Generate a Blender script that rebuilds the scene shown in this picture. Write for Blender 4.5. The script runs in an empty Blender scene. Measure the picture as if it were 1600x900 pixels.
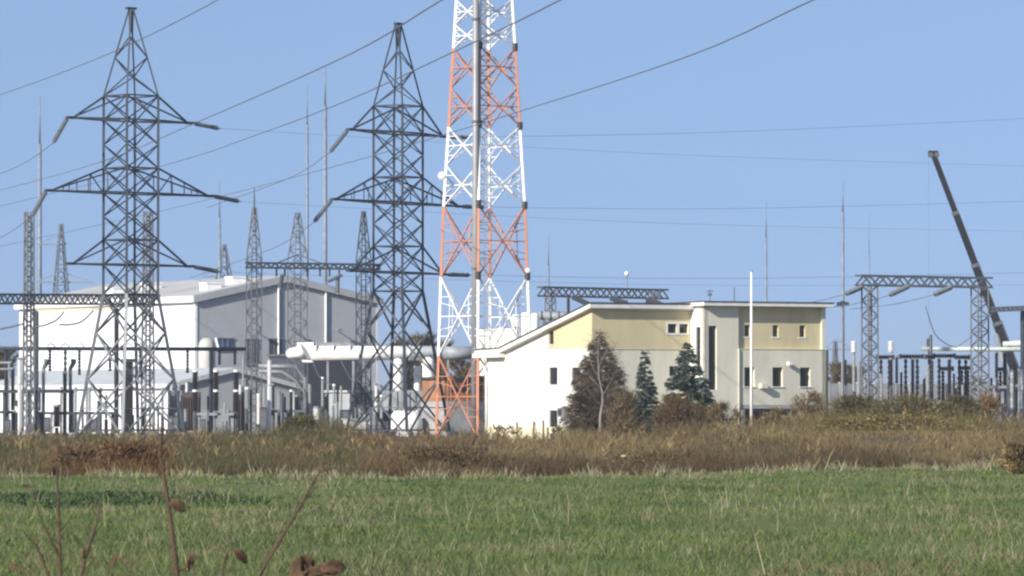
import bpy, math, random
import numpy as np
from mathutils import Vector, Matrix

random.seed(7)
rng = np.random.default_rng(7)
scene = bpy.context.scene
col = scene.collection

# ------------------------------------------------------------------ camera
FPX, EYE, HZ = 8000.0, 2.2, 640.0          # focal length in photo pixels, eye height, horizon row
TILT = math.atan((HZ - 450.0) / FPX)
cam = bpy.data.cameras.new('camera')
cam.sensor_width = 36.0
cam.lens = 36.0 * FPX / 1600.0
cam.dof.use_dof = True; cam.dof.focus_distance = 380.0; cam.dof.aperture_fstop = 42.0
cam.clip_start, cam.clip_end = 0.5, 20000.0
camo = bpy.data.objects.new('camera', cam)
col.objects.link(camo)
camo.location = (0, 0, EYE)
camo.rotation_euler = (math.pi / 2 + TILT, 0, 0)
scene.camera = camo

# ------------------------------------------------------------------ sun, sky, exposure
SUN_EL = math.radians(27)
SUN_DIR = Vector((-0.655, -0.755, 0)).normalized()      # towards the sun, seen from above
SUN_AZ = math.atan2(SUN_DIR.x, SUN_DIR.y)               # clockwise from +Y
world = bpy.data.worlds.new('World')
scene.world = world
world.use_nodes = True
wn = world.node_tree
sky = wn.nodes.new('ShaderNodeTexSky')
sky.sky_type = 'NISHITA'
sky.sun_disc = False
sky.sun_elevation = SUN_EL
sky.sun_rotation = SUN_AZ
sky.altitude = 100
sky.air_density = 1.0
sky.dust_density = 0.5
sky.ozone_density = 2.2
bg = wn.nodes['Background']
bg.inputs['Strength'].default_value = 0.128
# clear high-pressure air: the whole sky dome is read a little higher than it stands, so that it stays blue down to the horizon
tcs = wn.nodes.new('ShaderNodeTexCoord'); sps = wn.nodes.new('ShaderNodeSeparateXYZ'); cbs = wn.nodes.new('ShaderNodeCombineXYZ')
mas = wn.nodes.new('ShaderNodeMath'); mas.operation = 'MULTIPLY_ADD'; mas.inputs[1].default_value = .7; mas.inputs[2].default_value = .3
nvs = wn.nodes.new('ShaderNodeVectorMath'); nvs.operation = 'NORMALIZE'
wn.links.new(tcs.outputs['Generated'], sps.inputs[0])
wn.links.new(sps.outputs[0], cbs.inputs[0]); wn.links.new(sps.outputs[1], cbs.inputs[1])
wn.links.new(sps.outputs[2], mas.inputs[0]); wn.links.new(mas.outputs[0], cbs.inputs[2])
wn.links.new(cbs.outputs[0], nvs.inputs[0]); wn.links.new(nvs.outputs[0], sky.inputs['Vector'])
tint = wn.nodes.new('ShaderNodeMixRGB'); tint.blend_type = 'MULTIPLY'; tint.inputs[0].default_value = 1
tint.inputs[2].default_value = (1.03, .985, .98, 1)
wn.links.new(sky.outputs[0], tint.inputs[1]); wn.links.new(tint.outputs[0], bg.inputs['Color'])
sl = bpy.data.lights.new('sun', 'SUN')
sl.energy = 4.8
sl.angle = math.radians(0.53)
sl.color = (1.0, 0.93, 0.82)
slo = bpy.data.objects.new('sun', sl)
col.objects.link(slo)
to_sun = Vector((SUN_DIR.x * math.cos(SUN_EL), SUN_DIR.y * math.cos(SUN_EL), math.sin(SUN_EL)))
slo.rotation_euler = to_sun.to_track_quat('Z', 'Y').to_euler()
slo.location = (-60, -40, 120)
scene.view_settings.view_transform = 'Standard'
scene.view_settings.look = 'None'
scene.view_settings.exposure = 0.52
scene.view_settings.gamma = 1.0
scene.view_settings.use_curve_mapping = False
scene.cycles.use_denoising = True
scene.cycles.filter_width = 2.3
scene.cycles.max_bounces = 6
scene.cycles.volume_bounces = 0

# ------------------------------------------------------------------ mapping photo -> place
ct, st = math.cos(TILT), math.sin(TILT)
def P(px, py, Y):
    u, v = (px - 800.0) / FPX, (450.0 - py) / FPX
    k = Y / (ct - v * st)
    return Vector((u * k, Y, EYE + (st + v * ct) * k))
def Sx(Y): return FPX / Y
def Zof(py, Y): return P(800, py, Y).z
def XG(px, Y): return (px - 800.0) / FPX * Y
def sm(x, a, b):
    t = np.clip((x - a) / (b - a), 0, 1)
    return t * t * (3 - 2 * t)
def ground_h(x, y):
    x = np.asarray(x, float); y = np.asarray(y, float)
    px = 800 + FPX * x / np.maximum(y, 20)
    berm = 1.0 * sm(px, 980, 1330) * sm(y, 178, 235) * (1 - sm(y, 320, 352))
    und = 0.07 * np.sin(x * .21 + y * .13 + 1) * np.sin(y * .11 + .6) + 0.05 * np.sin(x * .5 - y * .31) + .04 * np.sin(y * .37 + x * .05)
    und = und * sm(y, 40, 60) * (1 - sm(y, 300, 350))
    return berm + und
def G(px, Y, dz=0.0):
    x = XG(px, Y)
    return Vector((x, Y, float(ground_h(x, Y)) + dz))

# ------------------------------------------------------------------ materials
def mat(name, c, rough=.7, var=.12, scale=3.0, metal=0.0, bump=0.0, spec=.3, stretch=None, dirt=0.0):
    m = bpy.data.materials.new(name)
    m.use_nodes = True
    n, l = m.node_tree.nodes, m.node_tree.links
    b = n['Principled BSDF']
    b.inputs['Roughness'].default_value = rough
    b.inputs['Metallic'].default_value = metal
    b.inputs['Specular IOR Level'].default_value = spec
    tc = n.new('ShaderNodeTexCoord')
    mp = n.new('ShaderNodeMapping')
    if stretch: mp.inputs['Scale'].default_value = stretch
    l.new(tc.outputs['Object'], mp.inputs['Vector'])
    nz = n.new('ShaderNodeTexNoise')
    nz.inputs['Scale'].default_value = scale
    nz.inputs['Detail'].default_value = 6
    nz.inputs['Roughness'].default_value = .65
    l.new(mp.outputs[0], nz.inputs['Vector'])
    rp = n.new('ShaderNodeValToRGB')
    lo = [max(0, x * (1 - var * 1.6 - dirt)) for x in c]; hi = [min(1, x * (1 + var)) for x in c]
    rp.color_ramp.elements[0].color = (*lo, 1); rp.color_ramp.elements[1].color = (*hi, 1)
    rp.color_ramp.elements[0].position = .28; rp.color_ramp.elements[1].position = .66
    l.new(nz.outputs['Fac'], rp.inputs['Fac'])
    l.new(rp.outputs['Color'], b.inputs['Base Color'])
    if bump:
        bp = n.new('ShaderNodeBump')
        bp.inputs['Strength'].default_value = bump
        bp.inputs['Distance'].default_value = .05
        l.new(nz.outputs['Fac'], bp.inputs['Height'])
        l.new(bp.outputs[0], b.inputs['Normal'])
    return m

def leaf_mat(name, rough=.85):
    m = bpy.data.materials.new(name)
    m.use_nodes = True
    n, l = m.node_tree.nodes, m.node_tree.links
    b = n['Principled BSDF']
    b.inputs['Roughness'].default_value = rough
    b.inputs['Specular IOR Level'].default_value = .15
    a = n.new('ShaderNodeAttribute'); a.attribute_name = 'col'
    l.new(a.outputs['Color'], b.inputs['Base Color'])
    tr = n.new('ShaderNodeBsdfTranslucent')
    l.new(a.outputs['Color'], tr.inputs['Color'])
    mx = n.new('ShaderNodeMixShader'); mx.inputs[0].default_value = .25
    l.new(b.outputs[0], mx.inputs[1]); l.new(tr.outputs[0], mx.inputs[2])
    l.new(mx.outputs[0], n['Material Output'].inputs['Surface'])
    return m

def ribbed(name, c, pitch, depth=.03, rough=.5, var=.05, axis='X'):
    m = mat(name, c, rough, var, .35)
    n, l = m.node_tree.nodes, m.node_tree.links
    tc = n.new('ShaderNodeTexCoord')
    w = n.new('ShaderNodeTexWave'); w.wave_type = 'BANDS'; w.bands_direction = axis
    w.inputs['Scale'].default_value = 1.0 / pitch
    l.new(tc.outputs['Object'], w.inputs['Vector'])
    bp = n.new('ShaderNodeBump'); bp.inputs['Strength'].default_value = .35; bp.inputs['Distance'].default_value = depth
    l.new(w.outputs['Fac'], bp.inputs['Height'])
    l.new(bp.outputs[0], n['Principled BSDF'].inputs['Normal'])
    return m

M = dict(
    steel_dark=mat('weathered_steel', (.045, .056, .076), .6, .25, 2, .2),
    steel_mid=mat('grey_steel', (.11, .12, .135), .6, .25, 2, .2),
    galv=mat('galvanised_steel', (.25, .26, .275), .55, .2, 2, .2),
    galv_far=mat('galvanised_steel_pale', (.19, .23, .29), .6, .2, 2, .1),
    red=mat('aviation_orange_paint', (.52, .225, .135), .6, .22, 1.2),
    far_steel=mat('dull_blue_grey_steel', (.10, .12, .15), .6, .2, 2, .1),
    steel_pole=mat('grey_pole_coating', (.27, .275, .285), .5, .12, .6, .2),
    white=mat('white_paint', (.80, .80, .79), .5, .06, 1.5),
    wall_white=mat('white_render', (.76, .75, .70), .85, .05, 0.7, bump=.1, dirt=.03, stretch=(1, 1, .3)),
    wall_cream=mat('pale_grey_cream_render', (.645, .625, .51), .85, .06, 0.7, bump=.1, dirt=.03, stretch=(1, 1, .3)),
    wall_yellow=mat('yellow_render', (.58, .51, .32), .85, .06, 0.7, bump=.1, dirt=.03, stretch=(1, 1, .3)),
    fascia=mat('white_fascia', (.72, .72, .68), .6, .08, 1.5),
    roof_dark=mat('dark_roofing', (.06, .063, .065), .8, .25, 1.5),
    glass=mat('dark_window_glass', (.012, .014, .017), .12, .3, .8, spec=.6),
    frame=mat('dark_window_frame', (.045, .042, .04), .5, .2, 4),
    hall_white=ribbed('white_cladding', (.80, .81, .82), .35, axis='Y'),
    hall_grey=ribbed('grey_cladding', (.385, .40, .42), .35, axis='X'),
    hall_roof=mat('pale_sheet_roof', (.46, .455, .43), .55, .1, .3, dirt=.06),
    shed_dark=ribbed('slate_cladding', (.06, .066, .08), .4, axis='X'),
    shed_roof=mat('grey_sheet_roof', (.50, .52, .52), .5, .12, .4),
    duct=mat('white_duct_paint', (.80, .80, .77), .45, .08, .8, dirt=.05),
    insul_black=mat('dark_brown_porcelain', (.018, .016, .018), .3, .3, 6, spec=.5),
    insul_grey=mat('grey_porcelain', (.30, .32, .33), .35, .2, 6, spec=.5),
    insul_white=mat('pale_porcelain', (.70, .70, .68), .35, .1, 6, spec=.5),
    glass_disc=mat('greenish_insulator_glass', (.13, .15, .17), .3, .2, 6, spec=.5),
    cable=mat('aluminium_cable', (.13, .14, .16), .6, .2, 1),
    concrete=mat('grey_concrete', (.36, .36, .36), .9, .15, .6, bump=.2, dirt=.08),
    rust=mat('rusty_red_primer', (.24, .085, .05), .8, .35, 1.0),
    trafo=mat('dark_maroon_radiator', (.075, .055, .058), .6, .3, 1.5),
    trafo_grey=mat('grey_tank_paint', (.26, .28, .30), .5, .2, 1.2),
    crane_dark=mat('dark_blue_crane_paint', (.008, .010, .017), .6, .3, 1.0),
    crane_light=mat('pale_green_crane_paint', (.50, .56, .52), .5, .15, 1.0),
    rubber=mat('black_rubber', (.02, .02, .02), .9, .2, 5),
    bark=mat('brown_bark', (.085, .07, .055), .9, .35, 8, bump=.4),
    birch=mat('birch_bark', (.22, .195, .165), .8, .35, 6, stretch=(1, 1, 5), bump=.2),
    wood=mat('weathered_wood_post', (.16, .13, .10), .9, .3, 6, bump=.3),
    twig=mat('reddish_brown_stem', (.075, .045, .03), .7, .35, 40),
    dry_leaf=mat('withered_brown_leaf', (.085, .05, .03), .8, .4, 60),
    plinth=mat('pale_plinth_render', (.66, .62, .42), .9, .1, 1.0),
    brick=mat('brown_brick_wall', (.30, .15, .08), .9, .3, .8),
    blue_glass=mat('blue_tinted_glass', (.05, .08, .16), .15, .2, 1, spec=.6),
)
LEAF = leaf_mat('foliage')

# ------------------------------------------------------------------ object helpers
def thing(name, label, cat, loc, group=None):
    o = bpy.data.objects.new(name, None)
    col.objects.link(o)
    o.empty_display_size = .3
    o.location = loc
    o['label'] = label; o['category'] = cat
    if group: o['group'] = group
    return o
def tag(o, label, cat, group=None):
    o['label'] = label; o['category'] = cat
    if group: o['group'] = group
    return o

class MB:
    """collects shapes in world coordinates, builds ONE mesh object"""
    def __init__(s): s.v, s.f = [], []
    def quad_box(s, c8):
        b = len(s.v); s.v += [tuple(p) for p in c8]
        s.f += [tuple(b + i for i in q) for q in ((0, 3, 2, 1), (4, 5, 6, 7), (0, 1, 5, 4), (1, 2, 6, 5), (2, 3, 7, 6), (3, 0, 4, 7))]
        return s
    def obox(s, o, a, b, c):
        """box from corner o with edge vectors a, b, c"""
        o, a, b, c = map(Vector, (o, a, b, c))
        return s.quad_box([o, o + a, o + a + b, o + b, o + c, o + a + c, o + a + b + c, o + b + c])
    def box(s, c, size, yaw=0):
        d = Vector((math.cos(yaw), math.sin(yaw), 0)) * size[0]; e = Vector((-math.sin(yaw), math.cos(yaw), 0)) * size[1]
        return s.obox(Vector(c) - d / 2 - e / 2 - Vector((0, 0, size[2] / 2)), d, e, (0, 0, size[2]))
    def bar(s, p, q, w, h=None):
        p, q = Vector(p), Vector(q); h = h or w
        d = (q - p)
        if d.length < 1e-6: return s
        n = d.normalized(); up = Vector((0, 0, 1)) if abs(n.z) < .95 else Vector((0, 1, 0))
        a = n.cross(up).normalized(); b = a.cross(n).normalized()
        a *= w / 2; b *= h / 2
        return s.quad_box([p - a - b, p + a - b, p + a + b, p - a + b, q - a - b, q + a - b, q + a + b, q - a + b])
    def tube(s, pts, r, n=8, cap=True):
        pts = [Vector(p) for p in pts]
        rs = r if isinstance(r, (list, tuple)) else [r] * len(pts)
        base = len(s.v)
        for i, p in enumerate(pts):
            d = (pts[min(i + 1, len(pts) - 1)] - pts[max(i - 1, 0)]).normalized()
            up = Vector((0, 0, 1)) if abs(d.z) < .95 else Vector((0, 1, 0))
            a = d.cross(up).normalized(); b = a.cross(d).normalized()
            for k in range(n):
                t = 2 * math.pi * k / n
                s.v.append(tuple(p + a * (math.cos(t) * rs[i]) + b * (math.sin(t) * rs[i])))
        for i in range(len(pts) - 1):
            for k in range(n):
                k2 = (k + 1) % n
                s.f.append((base + i * n + k, base + i * n + k2, base + (i + 1) * n + k2, base + (i + 1) * n + k))
        if cap:
            s.f.append(tuple(base + k for k in range(n))[::-1])
            s.f.append(tuple(base + (len(pts) - 1) * n + k for k in range(n)))
        return s
    def prism(s, poly, ext):
        """poly: list of points, extruded by vector ext"""
        n = len(poly); b = len(s.v); ext = Vector(ext)
        s.v += [tuple(Vector(p)) for p in poly] + [tuple(Vector(p) + ext) for p in poly]
        s.f.append(tuple(range(b, b + n))[::-1]); s.f.append(tuple(range(b + n, b + 2 * n)))
        for i in range(n):
            j = (i + 1) % n
            s.f.append((b + i, b + j, b + n + j, b + n + i))
        return s
    def quad(s, *p):
        b = len(s.v); s.v += [tuple(x) for x in p]; s.f.append(tuple(range(b, b + len(p)))); return s
    def build(s, name, m, parent=None, loc=None, smooth=False):
        off = Vector(parent.location) if parent else (Vector(loc) if loc is not None else Vector((0, 0, 0)))
        if parent and parent.parent: off = off + Vector(parent.parent.location)
        me = bpy.data.meshes.new(name)
        me.from_pydata([tuple(Vector(v) - off) for v in s.v], [], s.f)
        me.update()
        import bmesh as _b
        bm = _b.new(); bm.from_mesh(me); _b.ops.recalc_face_normals(bm, faces=bm.faces[:]); bm.to_mesh(me); bm.free()
        if smooth:
            me.polygons.foreach_set('use_smooth', [True] * len(me.polygons))
        me.materials.append(m)
        o = bpy.data.objects.new(name, me); col.objects.link(o)
        if parent: o.parent = parent
        elif loc is not None: o.location = loc
        return o

_unit = {}
def bar(parent, name, p, q, w, m, h=None):
    """one straight member as an object of its own; all members of a material share one unit mesh"""
    if m.name not in _unit:
        me = bpy.data.meshes.new('unit_member')
        x = .5
        me.from_pydata([(-x, -x, 0), (x, -x, 0), (x, x, 0), (-x, x, 0), (-x, -x, 1), (x, -x, 1), (x, x, 1), (-x, x, 1)], [],
                       [(0, 3, 2, 1), (4, 5, 6, 7), (0, 1, 5, 4), (1, 2, 6, 5), (2, 3, 7, 6), (3, 0, 4, 7)])
        me.materials.append(m); _unit[m.name] = me
    p, q = Vector(p), Vector(q); d = q - p
    o = bpy.data.objects.new(name, _unit[m.name]); col.objects.link(o)
    o.parent = parent
    o.location = p - Vector(parent.location)
    o.rotation_mode = 'QUATERNION'
    o.rotation_quaternion = d.to_track_quat('Z', 'Y')
    o.scale = (w, h or w, d.length)
    return o

def np_mesh(name, V, F, C, m, parent=None):
    me = bpy.data.meshes.new(name)
    off = np.array(parent.location) if parent else np.zeros(3)
    V = (V - off).astype(np.float32)
    nf = len(F)
    me.vertices.add(len(V)); me.vertices.foreach_set('co', V.ravel())
    me.loops.add(nf * 3); me.loops.foreach_set('vertex_index', F.astype(np.int32).ravel())
    me.polygons.add(nf); me.polygons.foreach_set('loop_start', np.arange(0, nf * 3, 3, dtype=np.int32))
    me.polygons.foreach_set('loop_total', np.full(nf, 3, dtype=np.int32))
    a = me.attributes.new('col', 'FLOAT_COLOR', 'POINT')
    a.data.foreach_set('color', np.concatenate([C, np.ones((len(C), 1))], 1).astype(np.float32).ravel())
    me.update(calc_edges=True); me.validate()
    me.materials.append(m)
    o = bpy.data.objects.new(name, me); col.objects.link(o)
    if parent: o.parent = parent
    return o

def blades(B, D, W, C, bend=.25):
    """B base (n,3), D vector base->tip (n,3), W width (n,), C colour (n,3): tapered bent blades, 3 triangles each"""
    n = len(B)
    L = np.linalg.norm(D, axis=1, keepdims=True) + 1e-9
    r = rng.normal(size=(n, 3)); r[:, 2] *= .3
    side = np.cross(D, r); side /= (np.linalg.norm(side, axis=1, keepdims=True) + 1e-9)
    side = side * (W[:, None] / 2)
    bd = rng.normal(size=(n, 3)) * L * bend * .3
    mid = B + D * .55 + bd * .5
    tip = B + D + bd * .0 - np.array([0, 0, 1]) * L * bend * .35 * rng.random((n, 1))
    V = np.stack([B - side, B + side, mid - side * .8, mid + side * .8, tip], 1).reshape(-1, 3)
    i = np.arange(n)[:, None] * 5
    F = np.concatenate([i + np.array([[0, 1, 3]]), i + np.array([[0, 3, 2]]), i + np.array([[2, 3, 4]])], 1).reshape(-1, 3)
    return V, F, np.repeat(C, 5, 0)
def join(parts):
    V, F, C, k = [], [], [], 0
    for v, f, c in parts:
        V.append(v); F.append(f + k); C.append(c); k += len(v)
    return np.concatenate(V), np.concatenate(F), np.concatenate(C)
def pick(pal, n, jit=.18):
    pal = np.array(pal, float)
    c = pal[rng.integers(0, len(pal), n)]
    return np.clip(c * (1 + rng.normal(0, jit, (n, 1))) * (1 + rng.normal(0, .05, (n, 3))), .004, .9)

# grid of the plant: d runs right and away, e runs left and away
YAW = math.radians(30)
DV = Vector((math.cos(YAW), math.sin(YAW), 0)); EV = Vector((-math.sin(YAW), math.cos(YAW), 0)); UP = Vector((0, 0, 1))
def along(origin, px, vec):
    """distance along vec from origin at which the photo column is px"""
    r = (px - 800.0) / FPX
    return (r * origin.y - origin.x) / (vec.x - r * vec.y)

# ------------------------------------------------------------------ ground
def ground_material():
    m = bpy.data.materials.new('field_soil_and_turf'); m.use_nodes = True
    n, l = m.node_tree.nodes, m.node_tree.links
    b = n['Principled BSDF']; b.inputs['Roughness'].default_value = 1.0; b.inputs['Specular IOR Level'].default_value = .05
    tc = n.new('ShaderNodeTexCoord')
    def noise(s, sc=(1, 1, 1)):
        mp = n.new('ShaderNodeMapping'); mp.inputs['Scale'].default_value = sc
        l.new(tc.outputs['Object'], mp.inputs['Vector'])
        z = n.new('ShaderNodeTexNoise'); z.inputs['Scale'].default_value = s; z.inputs['Detail'].default_value = 8
        l.new(mp.outputs[0], z.inputs['Vector']); return z.outputs['Fac']
    def ramp(fac, c0, c1, a=.35, e=.65):
        r = n.new('ShaderNodeValToRGB'); r.color_ramp.elements[0].color = (*c0, 1); r.color_ramp.elements[1].color = (*c1, 1)
        r.color_ramp.elements[0].position = a; r.color_ramp.elements[1].position = e
        l.new(fac, r.inputs['Fac']); return r.outputs['Color']
    def mix(f, a, c):
        x = n.new('ShaderNodeMixRGB'); l.new(f, x.inputs[0]); l.new(a, x.inputs[1]); l.new(c, x.inputs[2]); return x.outputs[0]
    green = ramp(noise(.35, (1, .5, 1)), (.095, .125, .045), (.13, .16, .07))
    straw = ramp(noise(1.3), (.13, .13, .065), (.19, .17, .09))
    turf = mix(ramp(noise(.16, (1, .35, 1)), (0, 0, 0), (.6, .6, .6), .5, .75), green, straw)
    dry = ramp(noise(.5), (.085, .07, .045), (.15, .12, .075))
    geo = n.new('ShaderNodeSeparateXYZ'); l.new(tc.outputs['Object'], geo.inputs[0])
    m1 = n.new('ShaderNodeMath'); m1.operation = 'SUBTRACT'; m1.inputs[1].default_value = 3.5; l.new(geo.outputs['X'], m1.inputs[0])
    m2 = n.new('ShaderNodeMath'); m2.operation = 'MAXIMUM'; m2.inputs[1].default_value = 0; l.new(m1.outputs[0], m2.inputs[0])
    m3 = n.new('ShaderNodeMath'); m3.operation = 'MULTIPLY_ADD'; m3.inputs[1].default_value = -1.22; l.new(m2.outputs[0], m3.inputs[0]); l.new(geo.outputs['Y'], m3.inputs[2])
    mr = n.new('ShaderNodeMapRange'); mr.inputs['From Min'].default_value = 166; mr.inputs['From Max'].default_value = 169
    l.new(m3.outputs[0], mr.inputs['Value'])
    l.new(mix(mr.outputs[0], turf, dry), b.inputs['Base Color'])
    return m
ys = np.unique(np.concatenate([np.arange(-60, 50, 10), np.arange(50, 360, 2.0), np.arange(360, 700, 40), [900, 1300, 2000, 3500, 6000, 9000]]))
xs = np.unique(np.concatenate([np.arange(-60, 61, 1.5), [-3000, -1500, -700, -300, -150, -90, 90, 150, 300, 700, 1500, 3000]]))
gx, gy = np.meshgrid(xs, ys)
gv = np.stack([gx, gy, ground_h(gx, gy)], -1).reshape(-1, 3)
nx = len(xs)
gf = [(j * nx + i, j * nx + i + 1, (j + 1) * nx + i + 1, (j + 1) * nx + i) for j in range(len(ys) - 1) for i in range(nx - 1)]
me = bpy.data.meshes.new('ground'); me.from_pydata([tuple(v) for v in gv], [], gf); me.update()
me.polygons.foreach_set('use_smooth', [True] * len(me.polygons))
me.materials.append(ground_material())
ground = bpy.data.objects.new('ground', me); col.objects.link(ground); ground['kind'] = 'structure'

# ------------------------------------------------------------------ walls with openings
def wall(parent, name, m, O, U, width, height, openings=(), thick=.3, top=None, inward=None):
    """wall in the plane O + U*u + UP*w; openings (u0,u1,w0,w1); top(u) gives a sloping head; reveals go along `inward`"""
    us = sorted({0, width, *[o[0] for o in openings], *[o[1] for o in openings]})
    ws = sorted({0, height, *[o[2] for o in openings], *[o[3] for o in openings]})
    b = MB()
    pt = lambda u, w, d=0: O + U * u + UP * ((top(u) if (top and w == height) else w)) + inward * d
    for i in range(len(us) - 1):
        for j in range(len(ws) - 1):
            u0, u1, w0, w1 = us[i], us[i + 1], ws[j], ws[j + 1]
            if any(o[0] - 1e-6 <= u0 and u1 <= o[1] + 1e-6 and o[2] - 1e-6 <= w0 and w1 <= o[3] + 1e-6 for o in openings): continue
            for d in (0, thick):
                b.quad(pt(u0, w0, d), pt(u1, w0, d), pt(u1, w1, d), pt(u0, w1, d))
    for (u0, u1, w0, w1) in [*openings, (0, width, 0, height)]:
        for (a, c) in (((u0, w0), (u1, w0)), ((u1, w0), (u1, w1)), ((u1, w1), (u0, w1)), ((u0, w1), (u0, w0))):
            b.quad(pt(*a), pt(*c), pt(*c, thick), pt(*a, thick))
    return b.build(name, m, parent)

def window(parent, O, U, inward, u0, u1, w0, w1, depth=.2, nv=1, nh=0, sill=True, lights=None):
    """window part: frame; sub-parts pane and sill"""
    b = MB(); fw = .06
    o = O + inward * depth
    c = lambda u, w: o + U * u + UP * w
    t = inward * .06
    for (a, e) in (((u0, w0), (u0 + fw, w1)), ((u1 - fw, w0), (u1, w1)), ((u0 + fw, w0), (u1 - fw, w0 + fw)), ((u0 + fw, w1 - fw), (u1 - fw, w1))):
        b.obox(c(*a), U * (e[0] - a[0]), t, UP * (e[1] - a[1]))
    for k in range(nv):
        u = u0 + (u1 - u0) * (k + 1) / (nv + 1)
        b.obox(c(u - .025, w0 + fw), U * .05, t, UP * (w1 - w0 - 2 * fw))
    for k in range(nh):
        w = w0 + (w1 - w0) * (k + 1) / (nh + 1)
        b.obox(c(u0 + fw, w - .03) - inward * .004, U * (u1 - u0 - 2 * fw), t, UP * .06)
    f = b.build('window', M['frame'], parent)
    MB().obox(c(u0 + .02, w0 + .02) + inward * .03, U * (u1 - u0 - .04), inward * .02, UP * (w1 - w0 - .04)).build('pane', M['glass'], f)
    if sill:
        MB().obox(O + U * (u0 - .08) + UP * (w0 - .06) - inward * .07, U * (u1 - u0 + .16), inward * (depth + .06), UP * .05).build('sill', M['fascia'], f)
    return f

# ------------------------------------------------------------------ office building
def office():
    D = 364.0
    O = Vector((XG(925, D), D, 0))
    root = thing('office_building', 'two storey yellow and white office building with slanted roof and dark windows', 'building', O)
    zy = Zof(544, D)
    u = lambda px, v=0.0: along(O + EV * v, px, DV)
    v = lambda px: along(O, px, EV)
    zf = lambda py, uu, vv=0: Zof(py, (O + DV * uu + EV * vv).y)
    uB, uR, pr = u(1079), 0, 1.85
    uR = u(1290, -pr)
    vEnd, vk = v(760), v(788)
    zr = lambda vv: 9.3 - (9.3 - 6.35) * max(0, min(1, (vv) / vk)) if vv <= vk else 6.35 - .02 * (vv - vk)
    # gable, low white part, and yellow upper part
    gw = []
    v1, v2 = v(871), v(858); v3, v4 = v(907), v(893)
    z_at = lambda py, vv: zf(py, 0, vv)
    gw += [(v1, v2, z_at(601, 5), z_at(574, 5)), (v3, v4, z_at(601, 2), z_at(574, 2)), (v1, v2, z_at(668, 5), z_at(641, 5))]
    vy = v(857)
    wall(root, 'lower_wall', M['wall_white'], O, EV, vy, zy, gw, inward=DV)
    for k in gw: window(root, O, EV, DV, *k, nv=1, depth=.12)
    gu = (v(865.5), v(858.5), z_at(538, 5.6), z_at(518, 5.6))
    Oy = O + UP * (zy + .001) - DV * .03
    wall(root, 'upper_wall', M['wall_yellow'], Oy, EV, vy, 1.9, [(gu[0], gu[1], gu[2] - zy, gu[3] - zy)], inward=DV, top=lambda x: zr(x) - zy - .02)
    window(root, Oy, EV, DV, gu[0], gu[1], gu[2] - zy, gu[3] - zy, nv=0, depth=.12)
    Ow = O + EV * vy
    wall(root, 'end_wall', M['wall_white'], Ow, EV, vk - vy, 6.0, inward=DV, top=lambda x: zr(vy + x) - .02)
    wall(root, 'end_wall', M['wall_white'], O + EV * vk, EV, vEnd - vk, 6.3, inward=DV)
    MB().obox(O - DV * .05, EV * vEnd, DV * .045, UP * .95).build('plinth', M['plinth'], root)
    # facade, left half
    a0, a1, b0, b1 = u(1043), u(1057), u(1061), u(1074.5)
    zt, zb = zf(506, 6.5), zf(520.5, 6.5)
    Of = O + UP * (zy + .001) + EV * -.03
    hf = 9.28 - zy
    wall(root, 'upper_wall', M['wall_yellow'], Of, DV, uB, hf, [(a0, a1, zb - zy, zt - zy), (b0, b1, zb - zy, zt - zy)], inward=EV)
    for (x0, x1) in ((a0, a1), (b0, b1)):
        window(root, Of, DV, EV, x0, x1, zb - zy, zt - zy, nv=0, depth=.14, sill=False)
        s = MB()
        for bx in ((x0 - .12, x0, zb - .12, zt + .12), (x1, x1 + .12, zb - .12, zt + .12), (x0, x1, zb - .12, zb), (x0, x1, zt, zt + .12)):
            s.obox(O + DV * bx[0] + UP * bx[2] - EV * .06, DV * (bx[1] - bx[0]), EV * .035, UP * (bx[3] - bx[2]))
        s.build('window_surround', M['fascia'], root)
    lw = (u(1046), u(1059), zf(588, 6.5), zf(572, 6.5))
    wall(root, 'lower_wall', M['wall_cream'], O, DV, uB, zy, [lw], inward=EV)
    window(root, O, DV, EV, *lw, nv=1)
    MB().obox(O + UP * (zy - .06) - EV * .05 + DV * .001, DV * (uB - .002), EV * .048, UP * .06).build('string_course', M['plinth'], root)
    # stair block and right wing, standing forward
    Ob = O + DV * uB - EV * pr
    uw = lambda px: along(Ob, px, DV)
    HB = 9.62
    us, wr = uw(1154), uw(1290)
    sw = (uw(1107), uw(1120), zf(609, uB, -pr), zf(509, uB, -pr))
    wall(root, 'stair_wall', M['wall_cream'], Ob, DV, us, HB, [sw], inward=EV)
    f = window(root, Ob, DV, EV, *sw, nv=1, nh=4, sill=False)
    # lit side of the stair block
    vs = lambda px: along(Ob, px, EV)
    sv = (vs(1094.5), vs(1087), zf(584, uB, -1), zf(511, uB, -1))
    wall(root, 'stair_side_wall', M['wall_white'], Ob, EV, 12.0, HB, [sv], inward=DV)
    window(root, Ob, EV, DV, *sv, nv=0, nh=3, sill=False, depth=.12)
    # right wing
    zs, zl = zf(545, 14, -pr), zf(633, 14, -pr)
    Or = Ob + DV * us
    lows = [(uw(a) - us, uw(b) - us, zf(604, 14, -pr) - zl, zf(574, 14, -pr) - zl) for a, b in ((1163, 1179), (1207, 1223), (1250, 1266))]
    Ol = Or + UP * zl
    wall(root, 'lower_wall', M['wall_cream'], Ol, DV, wr - us, zs - zl, lows, inward=EV)
    for k in lows: window(root, Ol, DV, EV, *k, nv=1, depth=.24)
    ups = [(uw(a) - us, uw(b) - us, zf(526, 14, -pr) - zs, zf(508, 14, -pr) - zs) for a, b in ((1166, 1175), (1210, 1219), (1252, 1261))]
    Ou = Or + UP * (zs + .001) + EV * .22
    wall(root, 'upper_wall', M['wall_yellow'], Ou, DV, wr - us - .25, HB - zs, ups, inward=EV)
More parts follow.
